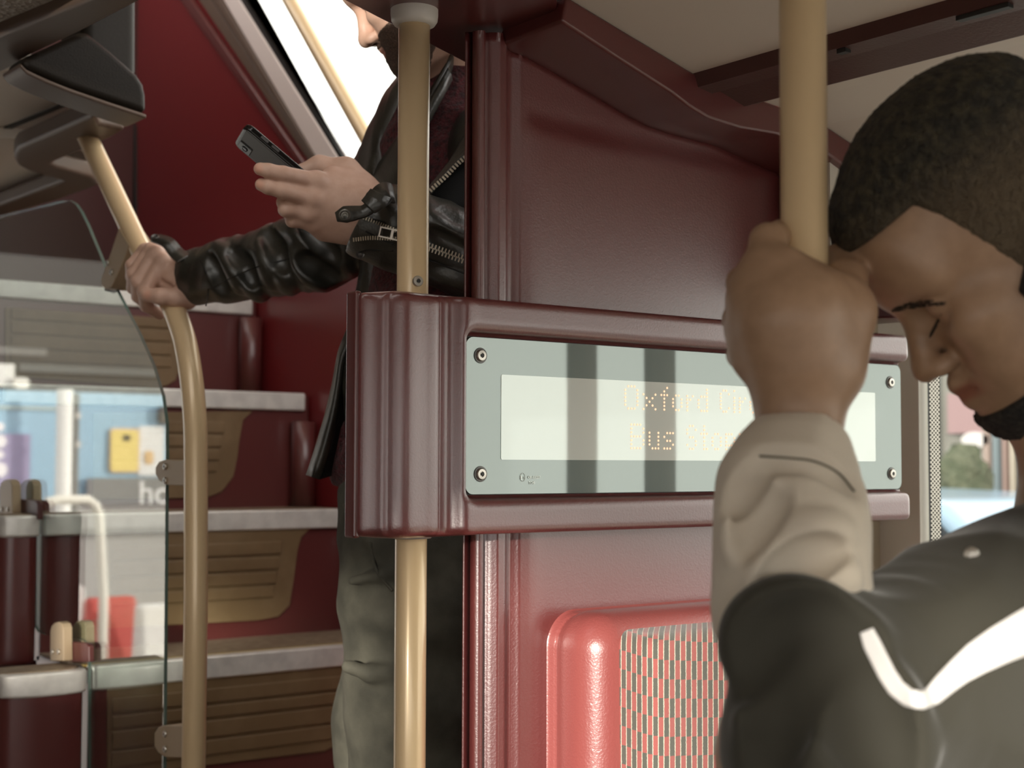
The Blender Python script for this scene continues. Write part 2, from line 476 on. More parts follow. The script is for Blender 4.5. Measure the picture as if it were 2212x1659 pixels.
# ---- ceiling: a vaulted centre panel, a dark rail, a cove panel over the windows
def ceiling_strip(name, prof, y0, y1, m, t=0.02):
    mb = MB(); n = len(prof)
    poly = [(x, y0, z) for x, z in prof] + [(x, y0, z + t) for x, z in prof[::-1]]
    return structure(name, mb.prism(poly, (0, y1 - y0, 0)), m)
zl = [(p[0], p[2]) for p in A3]
centre = [(-0.86, 1.42), (-0.78, 1.54), (-0.55, 1.64), (-0.2, 1.73), (0.2, 1.78), (0.7, 1.775), zl[0], zl[1]]
ceiling_strip('ceiling', centre, -3.5, YA + 0.003, CEILP)
railp = [zl[1], (zl[1][0] + 0.006, zl[1][1] - 0.016), (zl[1][0] + 0.030, zl[1][1] - 0.020), (zl[1][0] + 0.036, zl[1][1] - 0.013),
         (zl[3][0] - 0.010, zl[3][1] - 0.014), (zl[3][0] + 0.004, zl[3][1] - 0.010), zl[3]]
o = ceiling_strip('trim_1', railp, -3.5, YA + 0.003, DARKBROWN, t=0.03)
for (x, y, L) in ((2120, 20, 0.06), (1792, 98, 0.012)):
    p = atZ(x, y, zl[1][1] - 0.0165)
    MB().box((zl[1][0] + 0.008, p[1] - L/2, zl[1][1] - 0.021), (zl[1][0] + 0.017, p[1] + L/2, zl[1][1] - 0.012)).build('slot', BLACKR, o)
cove = [zl[3], zl[4], zl[5], zl[6], (1.66, 1.575), (1.76, 1.545), (1.83, 1.52)]
ceiling_strip('ceiling_cove', cove, -3.5, YA + 0.003, CEILP)

# ---- right-hand wall with its windows
mb = MB()
mb.box((1.82, -3.5, 0.0), (1.87, 1.50, 0.78)); mb.box((1.82, -3.5, 1.51), (1.87, 1.50, 1.66)); mb.box((1.50, 1.262, 1.44), (1.82, 1.34, 1.64))
for (y0, y1) in ((-3.5, -3.3), (-1.35, -1.2), (atX(1986, 1000, 1.82)[1], 1.50)): mb.box((1.82, y0, 0.78), (1.87, y1, 1.51))
YW = atX(1986, 1000, 1.82)[1]; structure('wall_right', mb, PILLAR)
for i, (y0, y1) in enumerate(((0.694, YW), (0.478, 0.672), (-1.2, 0.455), (-3.3, -1.35))):
    o = structure('window_%d' % (i + 1), MB().box((1.838, y0, 0.78), (1.844, y1, 1.51)), PANE2)
    if i == 0:
        a = atX(1986, 1000, 1.832)[1]; b = atX(2005, 1000, 1.832)[1]; c = atX(2030, 1000, 1.832)[1]
        MB().box((1.8325, b, 0.76), (1.837, 1.36, 1.52)).build('black_border', BLACKR, o)
        mesh_obj('dotted_border', [(1.8355, c, 0.78), (1.8355, b, 0.78), (1.8355, b, 1.51), (1.8355, c, 1.51)], [(0, 1, 2, 3)], dots_mat('dotted_print', 0.0062), o)
for i, (y0, y1) in enumerate(((0.455, 0.478), (0.672, 0.694))): structure('trim_%d' % (11 + i), MB().box((1.815, y0, 0.775), (1.872, y1, 1.512)), BROWN)
# left-hand wall, out of view; its openings are shaped to gate the sun
mb = MB()
mb.box((-0.9, -3.5, 0.0), (-0.86, 4.3, 0.70)); mb.box((-0.9, -3.5, 1.44), (-0.86, 4.3, 2.14))
for (y0, y1) in ((-3.5, -3.3), (-0.61, -0.42), (-0.02, 0.22), (0.60, 1.04), (1.25, 4.3)): mb.box((-0.9, y0, 0.70), (-0.86, y1, 1.44))
mb.box((-0.9, 1.04, 1.30), (-0.86, 1.25, 1.44)); mb.box((-0.9, 1.04, 0.70), (-0.86, 1.25, 1.14)); mb.box((-0.9, 0.22, 1.35), (-0.86, 0.60, 1.44))
mb.box((-0.9, 4.25, 0.0), (0.05, 4.3, 2.14)); mb.box((0.05, 4.25, 1.80), (0.95, 4.3, 2.14))
structure('wall_left', mb, BROWN)
mb = MB()
mb.box((-0.9, -3.56, 0), (1.87, -3.5, 0.85)); mb.box((-0.9, -3.56, 1.45), (1.87, -3.5, 1.85)); mb.box((-0.9, -3.56, 0.85), (-0.7, -3.5, 1.45)); mb.box((1.67, -3.56, 0.85), (1.87, -3.5, 1.45))
structure('wall_front', mb, BROWN)

# ---- pillar beside the partition
xr = atY(1945, 1200, 1.44)[0]
mb = MB().box((1.60, 1.44, 0.0), (xr, 1.47, 1.62)); structure('wall_return', mb, mat('return_panel', (0.40, 0.35, 0.25), 0.4))
mb = MB().tube([(xr + 0.028, 1.435, 0.0), (xr + 0.028, 1.435, 1.62)], 0.030, 24); structure('trim_2', mb, PILLAR, smooth=True)

# ---- partition panel: rolled left edge, pressed crease
Cx = np.array([p[0] for p in C3]); Cz = np.array([p[2] for p in C3])
cr = [atY(1090, 240, YP), atY(1340, 300, YP), atY(1600, 350, YP)]
def part_y(X, Z):
    u = X - 1.002; y = YP
    bump = [(0.000, 0.012), (0.004, 0.002), (0.010, 0.001), (0.0125, 0.007), (0.016, 0.007), (0.019, 0.002), (0.028, -0.004), (0.038, -0.003), (0.046, 0.004), (0.052, 0.006), (0.062, 0.001), (0.075, 0.0), (2, 0.0)]
    y += np.interp(u, [b[0] for b in bump], [b[1] for b in bump])
    zc = np.interp(X, [c[0] for c in cr], [c[2] for c in cr]); k = np.clip((X - 1.06) / 0.03, 0, 1)
    t = (Z - zc)
    y += k * (0.0045 / (1 + math.exp(-min(max(t / 0.004, -30), 30))) - 0.0045 + 0.003 * math.exp(-(t / 0.008) ** 2))
    return y
us = np.unique(np.r_[np.linspace(0, 0.08, 41), np.linspace(0.08, 0.684, 62)]) + 1.002
rows = 150; V = []; Fc = []
for X in us:
    zt = float(np.interp(X, Cx, Cz)) + 0.004 if X > Cx[0] else Cz[0] + 0.012
    for j in range(rows):
        t = j / (rows - 1); Z = zt * t if True else 0
        V.append((X, part_y(X, Z), Z))
for i in range(len(us) - 1):
    for j in range(rows - 1): Fc.append((i*rows + j, (i+1)*rows + j, (i+1)*rows + j + 1, i*rows + j + 1))
o = mesh_obj('wall_partition', V, Fc, MAROON, smooth=True, solid=0.022); o.modifiers['solid'].offset = -1
o['kind'] = 'structure'

# ---- arch moulding over the partition
N = 72
A_ = resample(A3, N); B_ = resample(B3, N); C_ = resample(C3, N)
V = []; Fc = []
for i in range(N):
    V += [A_[i] + (0, 0.11, 0.0), A_[i], B_[i], C_[i] + (0, 0.004, 0), C_[i] + (0, 0.02, 0)]
for i in range(N - 1):
    for k in range(5):
        k2 = (k + 1) % 5; Fc.append((i*5 + k, i*5 + k2, (i+1)*5 + k2, (i+1)*5 + k))
Fc += [tuple(range(5)), tuple(range((N-1)*5, N*5))[::-1]]
o = fix_normals(mesh_obj('trim_3', V, Fc, MAROON_S, bevel=0.004, seg=3, angle=40)); o['kind'] = 'structure'

# ---- header over the platform, holding the pole
zh = at(893, 8, 1.64)[2]
hp = [(640,-60),(728,-4),(752,8),(1032,152),(1110,190),(1046,92),(1190,42),(1203,32),(1204,-60)]
mb = MB().prism([atZ(x, y, zh) for x, y in hp], (0, 0, 0.25))
structure('ceiling_header', mb, MAROON_S, bevel=0.006, seg=3)

# ---- stairwell side wall with the sloping window
def wpoint(px, py, X=WX): return atX(px, py, X)
a = wpoint(528, 0); b = wpoint(744, 345); sl_ = (a[2] - b[2]) / (a[1] - b[1])
def dia(z): return b[1] + (z - b[2]) / sl_
zb = wpoint(790, 410)[2]; ztop = 2.62
yb = dia(zb); YBK = wpoint(293, 370)[1]
mb = MB()
mb.prism([(WX, YBK + .05, 0), (WX, YBK + .05, 3.3), (WX, dia(3.3), 3.3), (WX, yb, zb), (WX, yb, 0)], (0.012, 0, 0))
mb.prism([(WX, yb, 0), (WX, yb, zb), (WX, 1.47, zb), (WX, 1.47, 0)], (0.012, 0, 0))
mb.prism([(WX, 1.47, zb), (WX, 1.62, zb), (WX, 1.62, ztop), (WX, 1.47, ztop)], (0.012, 0, 0))
mb.prism([(WX, 1.47, ztop), (WX, dia(ztop), ztop), (WX, dia(3.3), 3.3), (WX, 1.47, 3.3)], (0.012, 0, 0))
structure('wall_stairwell', mb, REDWALL)
wn = structure('window_5', MB().prism([(1.808, 1.62, zb), (1.808, yb, zb), (1.808, dia(ztop), ztop), (1.808, 1.62, ztop)], (0.006, 0, 0)), PANE2)
def band(name, l0, l1, r0, r1, t, m, bev=0.0):
    k0, k1 = -90 / 345.0, 1.16
    P = [wpoint(l0 + (l1 - l0)*k0, -90), wpoint(r0 + (r1 - r0)*k0, -90), wpoint(r0 + (r1 - r0)*k1, 400), wpoint(l0 + (l1 - l0)*k1, 400)]
    return MB().prism(P, (-t, 0, 0)).build(name, m, wn, bevel=bev, seg=3)
band('trim_ridge', 396, 646, 424, 664, 0.016, MAROON_S, 0.007)
band('trim_strip', 432, 668, 462, 680, 0.006, BROWN, 0.004)
band('trim_ridge', 466, 682, 486, 692, 0.012, BROWN, 0.005)
band('pale_frame', 488, 692, 523, 739, 0.010, mat('pale_frame', (0.86, 0.76, 0.72), 0.35), 0.004)
band('rubber_seal', 523, 739, 535, 749, 0.006, BLACKR)
q = [wpoint(533 - 216*.26, -90, 1.8065), wpoint(547 - 216*.26, -90, 1.8065), wpoint(547 + 214*1.16, 400, 1.8065), wpoint(533 + 214*1.16, 400, 1.8065)]
mesh_obj('dotted_border', q, [(0, 1, 2, 3)], dots_mat('dotted_print_fine', 0.0075), wn)
structure('trim_4', MB().prism([wpoint(288, 270), wpoint(296, 270), wpoint(297, 600), wpoint(288, 600)], (-0.008, 0, 0)), BLACKR)
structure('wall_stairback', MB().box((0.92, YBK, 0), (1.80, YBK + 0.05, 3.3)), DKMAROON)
structure('ceiling_stairwell', MB().box((0.9, 1.34, 3.3), (1.9, YBK + 0.05, 3.34)), CEILP)  # unseen roof added to keep the sky out of the stairwell

# ---- low ceiling over the rear platform, left of the stairs: panels, a boxed beam, a bracket
ZB = CAM[2] + 0.64
def slab(name, px, z, t, m, bev=0.004, parent=None):
    return structure(name, MB().prism([atZ(x, y, z) for x, y in px], (0, 0, t)), m, bevel=bev, seg=3)
slab('ceiling_platform', [(-160,330),(-140,170),(60,150),(290,232),(190,330),(160,395),(-40,500)], ZB + 0.035, 0.03, PALEP)
g = slab('ceiling_grille', [(-90,180),(-90,-40),(150,-60),(240,-30),(190,15),(0,100)], ZB + 0.02, 0.03, mat('perforated_panel', (0.40, 0.36, 0.30), 0.5, bump=('voronoi', 120, 0.9, 0.004)))
slab('trim_5', [(-90,125),(0,76),(190,0),(330,-65),(420,-65),(306,4),(186,66),(48,132),(46,140),(0,160),(-90,190)], ZB, 0.05, BROWN, 0.01)
# the boxed cross beam: dark near face, pale underside
Yb = 2.27
face = [(44,133),(60,120),(185,64),(244,112),(298,160),(312,182),(317,205),(318,246),(150,190),(58,150)]
mb = MB().prism([atY(x, y, Yb) for x, y in face], (-0.0, 0.078, -0.0))
structure('trim_6', mb, mat('dark_beam_face', (0.014, 0.011, 0.008), 0.5, bump=GRAIN, spec=0.15), bevel=0.012, seg=4)
E_ = [atY(x, y, Yb - 0.002) for x, y in ((44,135),(58,150),(100,170),(150,190),(230,218),(300,241),(317,247))]
structure('trim_7', MB().prism(E_ + [p - (0, 0, 0.007) for p in E_[::-1]], (0, 0.082, 0)), BROWN, bevel=0.003)
mb = MB()
pl = [atY(x, y, 2.48) for x, y in ((180,-40),(298,-40),(298,175),(180,175))]
structure('trim_8', mb.prism(pl, (0, 0.12, 0)), mat('dark_post', (0.016, 0.013, 0.010), 0.45, bump=GRAIN, spec=0.12), bevel=0.02, seg=4)
# light panel groove and the bracket round the top of the stair rail
slab('trim_9', [(-60,304),(0,281),(163,216),(163,221),(0,289),(-60,313)], ZB + 0.031, 0.02, BLACKR, 0)
zk = CAM[2] + 0.60
br = [(30,334),(38,322),(60,312),(200,250),(210,257),(216,272),(270,281),(240,299),(190,320),(118,350),(110,356),(118,362),(198,384),(214,400),(130,432),(0,468),(-60,484),(-60,462),(0,444),(138,392),(60,370),(38,358),(31,346)]
slab('trim_10', br, zk, 0.035, BROWN, 0.008)
slab('ceiling_platform_rear', [(-160,520),(-160,300),(20,300),(205,322),(205,400),(0,475)], zk + 0.05, 0.03, PALEP)
structure('wall_sky_block', MB().box((0.93, 1.34, 2.1), (1.02, YBK + 0.05, 2.75)), DKMAROON)  # unseen wall added to block sky light, left open above
structure('gap_blackout', MB().box((0.90, 1.225, 1.80), (1.25, 1.60, 1.84)), BLACKR)  # black box added above the gap to hide sky and darken it
structure('ceiling_platform_roof', MB().box((-0.9, 1.30, 2.1), (1.02, 4.3, 2.14)), CEILP)  # unseen roof added over the platform to block the sky

# ================================================================== THE STAIRS
p1 = atX(542, 646, 1.78); p2 = atX(655, 850, 1.78)
Yn = {1: p1[1], 2: p2[1]}; Zn = {1: p1[2], 2: p2[2]}
Yn[3] = Yn[2] - 0.25; Yn[4] = Yn[2] - 0.50; Zn[3] = atY(360, 1106, Yn[3])[2]; Zn[4] = atY(355, 1425, Yn[4])[2]
for k in (5, 6): Yn[k] = Yn[4] - 0.25*(k - 4); Zn[k] = Zn[4] * (7 - k) / 3.0
stairs = empty('staircase', (1.4, Yn[6], 0), 'maroon bus staircase with ribbed tan risers and pale metal nosings beside the red wall', 'staircase')
XL = {k: Xg + 0.012 for k in range(1, 7)}
panels = {
 1: ([(10,664),(396,690),(395,740),(388,796),(378,822),(358,834),(330,838),(10,812)], [684,711,740,769,796], 22, 368, 1.0),
 2: ([(200,892),(545,888),(524,908),(516,950),(512,985),(503,1030),(478,1062),(449,1074),(357,1077),(200,1078)], [908,938,968,997,1022], 240, 482, 0.985),
 3: ([(230,1154),(671,1139),(650,1160),(642,1185),(632,1258),(624,1308),(600,1332),(556,1340),(357,1351),(230,1357)], [1171,1205,1238,1270,1300], 240, 604, 0.97),
 4: ([(230,1478),(756,1420),(752,1500),(750,1560),(738,1602),(700,1622),(449,1652),(230,1676)], [1483,1520,1552,1594,1632], 240, 736, 0.995)}
for k in range(1, 7):
    y0 = Yn[k]; y1 = Yn[k-1] if k > 1 else YBK
    st = MB().box((XL[k], y0, 0.0 if k == 6 else Zn.get(k+1, 0) - 0.02), (1.795, y1 + (0.02 if k > 1 else -0.003), Zn[k] - 0.006)).build('step', MAROON_S, stairs, bevel=0.003)
    MB().box((XL[k] + 0.002, y0 - 0.012, Zn[k] - 0.042), (1.78, y0 + 0.022, Zn[k])).build('nosing', ALU, st, bevel=0.004, seg=3)
    MB().box((XL[k], y0 + 0.022, Zn[k] - 0.006), (1.78, y0 + 0.036, Zn[k] - 0.001)).build('yellow_edge', YEL, st)
    MB().box((XL[k], y0 + 0.036, Zn[k] - 0.006), (1.785, y1 + 0.0, Zn[k] - 0.002)).build('tread', TREAD, st)
    MB().tube([(1.765, y1 - 0.030, Zn[k]), (1.765, y1 - 0.030, Zn[k] + 0.2)], 0.028, 20).build('corner_bead', MAROON_S, st, smooth=True)
    if k in panels:
        poly, ys, xl, xr_, f = panels[k]; Yq = y0 - 0.001
        pn = MB().prism([atY(x, y, Yq) for x, y in poly], (0, -0.005, 0)).build('riser_panel', TANP, st, bevel=0.002)
        mb = MB(); zs = [atY(454 if k > 2 else (430 if k == 2 else 340), y, Yq)[2] for y in ys]
        xa = atY(xl, ys[0], Yq)[0]
        for i in range(len(zs) - 1):
            xb = atY(xr_ - (i * 5 if k > 1 else 0), ys[0], Yq)[0]
            mb.box((xa, Yq - 0.0095, zs[i+1] + 0.0028), (xb, Yq - 0.004, zs[i] - 0.0028))
        mb.build('ribs', TANP, pn, bevel=0.0025, seg=2)
# rounded step ends that come forward past the glass
for k in (3, 4):
    y0 = Yn[k]
    wl = 0.08 if k == 3 else 0.15; plan = [(1.040 - wl*u, y0 + v) for u, v in ((0, 0.05), (0, -0.018), (0.08, -0.030), (0.28, -0.038), (0.6, -0.038), (0.88, -0.028), (1.0, -0.010), (1.04, 0.05))]
    en = MB().prism([(x, y, Zn[k+1] - 0.02) for x, y in plan], (0, 0, Zn[k] - Zn[k+1] + 0.014)).build('rounded_end', MAROON_S, stairs, bevel=0.012, seg=4)
    big = [(x + (0.004 if i < 2 else 0), y - (0.006 if y < y0 else 0)) for i, (x, y) in enumerate(plan)]
    MB().prism([(x, y, Zn[k] - 0.042) for x, y in big], (0, 0, 0.042)).build('nosing', ALU, en, bevel=0.006, seg=3)
    MB().prism([(x - .006, y + 0.012, Zn[k] - 0.001) for x, y in plan], (0, 0, 0.003)).build('tread', TREAD, en)

# ================================================================== STAIR RAIL, GLASS SCREEN
def screw(c, axis, r, parent, m=STEEL, name='screw'):
    h = r * 0.5
    s = MB().lathe(c, axis, [(r, 0), (r, h*0.5), (r*0.85, h), (r*0.42, h*1.05), (r*0.36, h*0.5)], 20).build(name, m, parent, smooth=False)
    MB().lathe(np.array(c) + np.array(axis)*h*0.75, axis, [(r*0.30, 0), (r*0.30, h*0.34)], 6).build('socket', BLACKR, s)
    return s
rail_px = [(182,282),(198,316),(238,400),(272,472),(307,545),(340,602),(371,659),(388,700),(401,744),(413,816),(421,906),(423,1000),(423,1300)]
rp = smooth_path([atX(x, y, Xg) for x, y in rail_px], 8)
rp.append(np.array((rp[-1][0], rp[-1][1], 0.0)))
rail = empty('stair_handrail', rp[-1], 'champagne bent stair handrail gripped by the standing man in leather jacket', 'handrail')
MB().tube(rp, 0.0187, 28).build('rail', CHAMP, rail, smooth=True)
for (x0, x1, y0, y1, sx, s1, s2) in ((333, 400, 993, 1050, 357, 1008, 1038), (331, 400, 1567, 1638, 357, 1585, 1618)):
    P = [(x0+2,y0+16),(x0+10,y0+4),(x0+22,y0),(x1,y0),(x1,y1),(x0+24,y1-3),(x0+10,y1-12),(x0+2,y1-26)]
    bk = MB().prism([atX(x, y, Xg - 0.014) for x, y in P], (0.036, 0, 0)).build('glass_clamp', CHAMP2, rail, bevel=0.002)
    for s_ in (s1, s2): screw(atX(sx, s_, Xg - 0.0138), (-1, 0, 0), 0.0055, bk)
P = [(256,493),(279,530),(262,575),(240,620),(228,625),(218,616),(218,602),(235,556)]
bk = MB().prism([atX(x, y, Xg - 0.02) for x, y in P], (0.048, 0, 0)).build('glass_clamp', CHAMP2, rail, bevel=0.002)
for (x, y) in ((233, 568), (241, 588)): screw(atX(x, y, Xg - 0.0198), (-1, 0, 0), 0.0055, bk)
MB().prism([atX(x, y, Xg - 0.004) for x, y in ((226,612),(238,606),(236,624),(226,628))], (0.016, -0.004, -0.004)).build('slot', BLACKR, bk)

gp = [(-60,485),(0,466),(136,433),(150,433),(163,441),(174,457),(190,490),(225,575),(258,640),(300,722),(330,790),(350,855),(358,915),(358,1000),(352,1700),(190,1700),(190,1402),(186,1388),(170,1380),(95,1371),(80,1364),(73,1350),(73,1115),(68,1104),(55,1099),(-60,1092)]
gs = empty('glass_screen', (Xg, 2.75, Zn[4]), 'clear glass stair screen with green edge clamped beside the bent handrail', 'glass screen')
V3 = [atX(x, y, Xg) for x, y in gp]; n = len(V3)
me_v = V3 + [v + np.array((0.006, 0, 0)) for v in V3]
o = mesh_obj('pane', me_v, [tuple(range(n))[::-1], tuple(range(n, 2*n))] + [(i, (i+1) % n, n + (i+1) % n, n + i) for i in range(n)], [PANE, GEDGE], gs)
fix_normals(o)
for i, p in enumerate(o.data.polygons): p.material_index = 0 if i < 2 else 1
for (dx, dy) in ((0, 0), (-110, -308)):
    cl = None
    for X0 in (Xg - 0.030, Xg + 0.012):
        P = [(108,1428),(108,1362),(111,1352),(118,1345),(126,1343),(133,1347),(136,1356),(137,1428)]
        m_ = MB().prism([atX(x + dx, y + dy, Xg - 0.030) for x, y in P], (0.018, 0, 0)); 
        if X0 > Xg: m_.v = [v + np.array((0.042, 0, 0)) for v in m_.v]
        b_ = m_.build('floor_clamp', CHAMP2, gs, bevel=0.002)
        if X0 < Xg:
            for sx in (114, 127): screw(atX(sx + dx, 1408 + dy, Xg - 0.0302), (-1, 0, 0), 0.0048, b_)
    P = [(150,1386),(186,1389),(191,1396),(192,1430),(150,1430)]
    MB().prism([atX(x + dx, y + dy, Xg - 0.012) for x, y in P], (0.011, 0, 0)).build('glass_foot', DKMAROON, gs, bevel=0.002)

# rail across the sloping window
wr = [atX(x, y, 1.735) for x, y in ((530,-176),(626,0),(722,173),(816,340),(905,500))]
wrail = empty('window_handrail', wr[-1], 'straight champagne handrail sloping across the bright stair window behind the man', 'handrail')
MB().tube(wr, 0.0178, 24).build('rail', CHAMP, wrail, smooth=True)
for p in (wr[0], wr[-1]):
    MB().lathe(p, (1, 0, 0), [(0.014, 0), (0.014, 0.045), (0.032, 0.05), (0.032, 0.062)], 20).build('wall_mount', CHAMP2, wrail, smooth=False)

# ================================================================== POLES
pole_c = at(890, 829.5, 1.64); px_, py_ = pole_c[0], pole_c[1]
gpole = empty('grab_pole', (px_, py_, 0), 'champagne grab pole running up through the left end of the display board', 'grab pole')
MB().tube([(px_, py_, 0.0), (px_, py_, zh + 0.01)], 0.0176, 32).build('pole', CHAMP, gpole, smooth=True)
MB().lathe((px_, py_, zh), (0, 0, -1), [(0.0265, -0.02), (0.0268, 0.006), (0.0260, 0.013), (0.0230, 0.0175), (0.0176, 0.0185)], 36).build('ceiling_collar', WHITEP, gpole, smooth=True)
zbt = atY(1240, 655, 1.30)[2]; zbb = atY(1238, 1154, 1.30)[2]
MB().lathe((px_, py_, zbb + 0.004), (0, 0, -1), [(0.0245, 0.0), (0.0245, 0.003), (0.022, 0.006), (0.018, 0.0065)], 36).build('lower_collar', mat('grey_collar', (0.33, 0.31, 0.29), 0.45), gpole, smooth=True)
MB().lathe((px_, py_, 0), (0, 0, 1), [(0.045, 0.0), (0.045, 0.006), (0.02, 0.012)], 32).build('floor_flange', CHAMP2, gpole)
sd_ = np.array((0.30, -0.954, 0)); sd_ = sd_ / np.linalg.norm(sd_)
sc_ = at(909, 605, 1.62); sx = np.array((sc_[0] - px_, sc_[1] - py_, 0)); sx /= np.linalg.norm(sx)
screw((px_ + sx[0]*0.0168, py_ + sx[1]*0.0168, sc_[2]), sx, 0.0062, gpole)
rc = at(1736, 300, 1.15)
rpole = empty('grab_pole', (rc[0], rc[1], 0), 'champagne grab pole held by the fist of the man with cropped hair', 'grab pole')
MB().tube([(rc[0], rc[1], 0.0), (rc[0], rc[1], 1.80)], 0.0182, 32).build('pole', CHAMP, rpole, smooth=True)
MB().lathe((rc[0], rc[1], 0), (0, 0, 1), [(0.045, 0.0), (0.045, 0.006), (0.02, 0.012)], 32).build('floor_flange', CHAMP2, rpole)
MB().lathe((rc[0], rc[1], 1.765), (0, 0, 1), [(0.02, -0.02), (0.028, -0.012), (0.028, 0.01)], 32).build('ceiling_collar', WHITEP, rpole)

# ================================================================== DISPLAY BOARD
board = empty('display_board', (1.3, 1.33, zbb), 'maroon moulded passenger information board with long glass screen of orange dot lettering', 'information display')
zc = (zbt + zbb) / 2; hz = (zbt - zbb) / 2
xR = atY(1969, 900, 1.30)[0]; xLf = atY(978, 900, 1.30)[0]
f = Field((0.80, 1.26, zbb - 0.02), (xR + 0.02, 1.43, zbt + 0.02), 0.0022)
f.box(((xLf + xR)/2, 1.345, zc), ((xR - xLf)/2, 0.045, hz), 0.010)
xe = atY(760, 890, 1.355)[0]
f.box(((xe + 0.97)/2, 1.351, zc), ((0.97 - xe)/2, 0.016, hz), 0.008, k=0.004)
xa, xb, xg_ = atY(870, 890, 1.325)[0], atY(938, 890, 1.320)[0], atY(966, 890, 1.312)[0]
f.box(((xa + xb)/2 + 0.004, 1.340, zc), ((xb - xa)/2 + 0.020, 0.026, hz), 0.012, k=0.035)
f.cone((xa, 1.331, zbb + 0.016), 0.0190, (xa, 1.331, zbt - 0.016), 0.0190, 0.028)
f.cone((xb, 1.325, zbb + 0.012), 0.0135, (xb, 1.325, zbt - 0.012), 0.0135, 0.022)
f.cone((xg_, 1.303, zbb - 0.03), 0.0085, (xg_, 1.303, zbt + 0.03), 0.0085, 0.018, op='s')
f.box((1.3, 1.35, zc), (2.0, 1.0, hz - 0.0005), 0.0, k=0.010, op='i')
YG = 1.315
gl = atY(1006, 900, YG)[0]; gr = atY(1946, 900, YG)[0]
gt = atY(1010, 727, YG)[2]; gb = atY(1010, 1068, YG)[2]
cx = (gl + gr)/2; cz_ = (gt + gb)/2; hw = (gr - gl)/2; hh = (gt - gb)/2
f.box((cx, 1.296, cz_), (hw + 0.0045, 0.024, hh + 0.0045), 0.009, k=0.012, op='s')
f.build('housing', MAROON, board)
MB().box((xe - 0.0045, 1.342, zbb + 0.001), (xe + 0.004, 1.362, zbt - 0.001)).build('end_flange', MAROON_S, board, bevel=0.003, seg=3)
# glass with rounded corners
def rrect(cx, cz, hw, hh, r, Y, n=6):
    P = []
    for (sx, sz, a0) in ((1, 1, 0), (-1, 1, 90), (-1, -1, 180), (1, -1, 270)):
        for i in range(n + 1):
            a = math.radians(a0 + 90*i/n); P.append((cx + sx*(hw - r) + r*math.cos(a), Y, cz + sz*(hh - r) + r*math.sin(a)))
    return P
def screen_mat(name, col, refl):
    m = mat(name, col, 0.55, spec=0.2); n = m.node_tree.nodes; l = m.node_tree.links
    g_ = n.new('ShaderNodeBsdfGlossy'); g_.inputs['Roughness'].default_value = 0.03; g_.inputs['Color'].default_value = (0.86, 0.95, 0.91, 1)
    mx = n.new('ShaderNodeMixShader'); mx.inputs[0].default_value = refl
    l.new(n['Principled BSDF'].outputs[0], mx.inputs[1]); l.new(g_.outputs[0], mx.inputs[2]); l.new(mx.outputs[0], n['Material Output'].inputs['Surface'])
    return m
MB().prism(rrect(cx, cz_, hw + 0.003, hh + 0.003, 0.011, 1.318), (0, 0.006, 0)).build('gasket', BLACKR, board)
dg = MB().prism(rrect(cx, cz_, hw, hh, 0.010, YG), (0, 0.006, 0)).build('display_glass', screen_mat('tinted_display_glass', (0.17, 0.21, 0.195), 0.14), board)
al = atY(1082, 900, YG)[0]; ar = atY(1890, 900, YG)[0]; atp = atY(1082, 809, YG)[2]; ab = atY(1082, 993, YG)[2]
MB().prism(rrect((al+ar)/2, (atp+ab)/2, (ar-al)/2, (atp-ab)/2, 0.002, YG - 0.0006), (0, 0.0008, 0)).build('screen_area', screen_mat('screen_area', (0.74, 0.77, 0.72), 0.20), dg)
for (x, y) in ((1038, 768), (1038, 1024), (1923, 826), (1926, 1023)):
    c = atY(x, y, YG - 0.0004); sc2 = screw(c, (0, -1, 0), 0.0066, board)
    MB().lathe(c, (0, -1, 0), [(0.0088, 0.0), (0.0086, 0.0006), (0.006, 0.0008)], 24).build('washer', DARKSTEEL, sc2)
# dot-matrix lettering
G = {'O': ' ### |#   #|#   #|#   #|#   #|#   #| ### ', 'x': '     |     |#   #| # # |  #  | # # |#   #', 'f': '  #| # |###| # | # | # | # ', 'o': '    |    | ## |#  #|#  #|#  #| ## ',
     'r': '   |   |# #|## |#  |#  |#  ', 'd': '   #|   #| ###|#  #|#  #|#  #| ###', 'C': ' ## |#  #|#   |#   |#   |#  #| ## ', 'i': '#| |#|#|#|#|#', 'c': '    |    | ###|#   |#   |#   | ###',
     'u': '    |    |#  #|#  #|#  #|#  #| ###', 's': '    |    | ###|#   | ## |   #|### ', 'B': '#### |#   #|#   #|#### |#   #|#   #|#### ', 'S': ' ## |#  #|#   | ## |   #|#  #| ## ', 't': ' # | # |###| # | # | # | ##',
     'p': '    |    |### |#  #|#  #|### |#   ', 'n': '    |    |### |#  #|#  #|#  #|#  #', 'g': '    |    | ###|#  #|#  #| ###|   #', ' ': '  |  |  |  |  |  |  '}
def dots(text, x0, y0, skip, yb_):
    """x0,y0: photo place of the first dot; yb_: photo height of the bottom dot; x1: photo place of the last dot of the visible run"""
    mb = MB(); p0 = atY(x0, y0, YG); dz = (p0[2] - atY(x0, yb_, YG)[2]) / 6.0; dx = 0.0049
    X = p0[0] + skip * dx
    for ch in text:
        rows_ = G[ch].split('|')
        for j, row in enumerate(rows_):
            for i, cch in enumerate(row):
                if cch == '#': mb.lathe((X + i*dx, YG - 0.0007, p0[2] - j*dz), (0, -1, 0), [(0.00125, 0), (0.00125, 0.0004)], 8)
        X += dx * (len(rows_[0]) + 1)
    return mb
AMBER = emit('amber_dots', (1.0, 0.60, 0.38), 0.95)
def cols(t): return sum(len(G[c].split('|')[0]) + 1 for c in t)
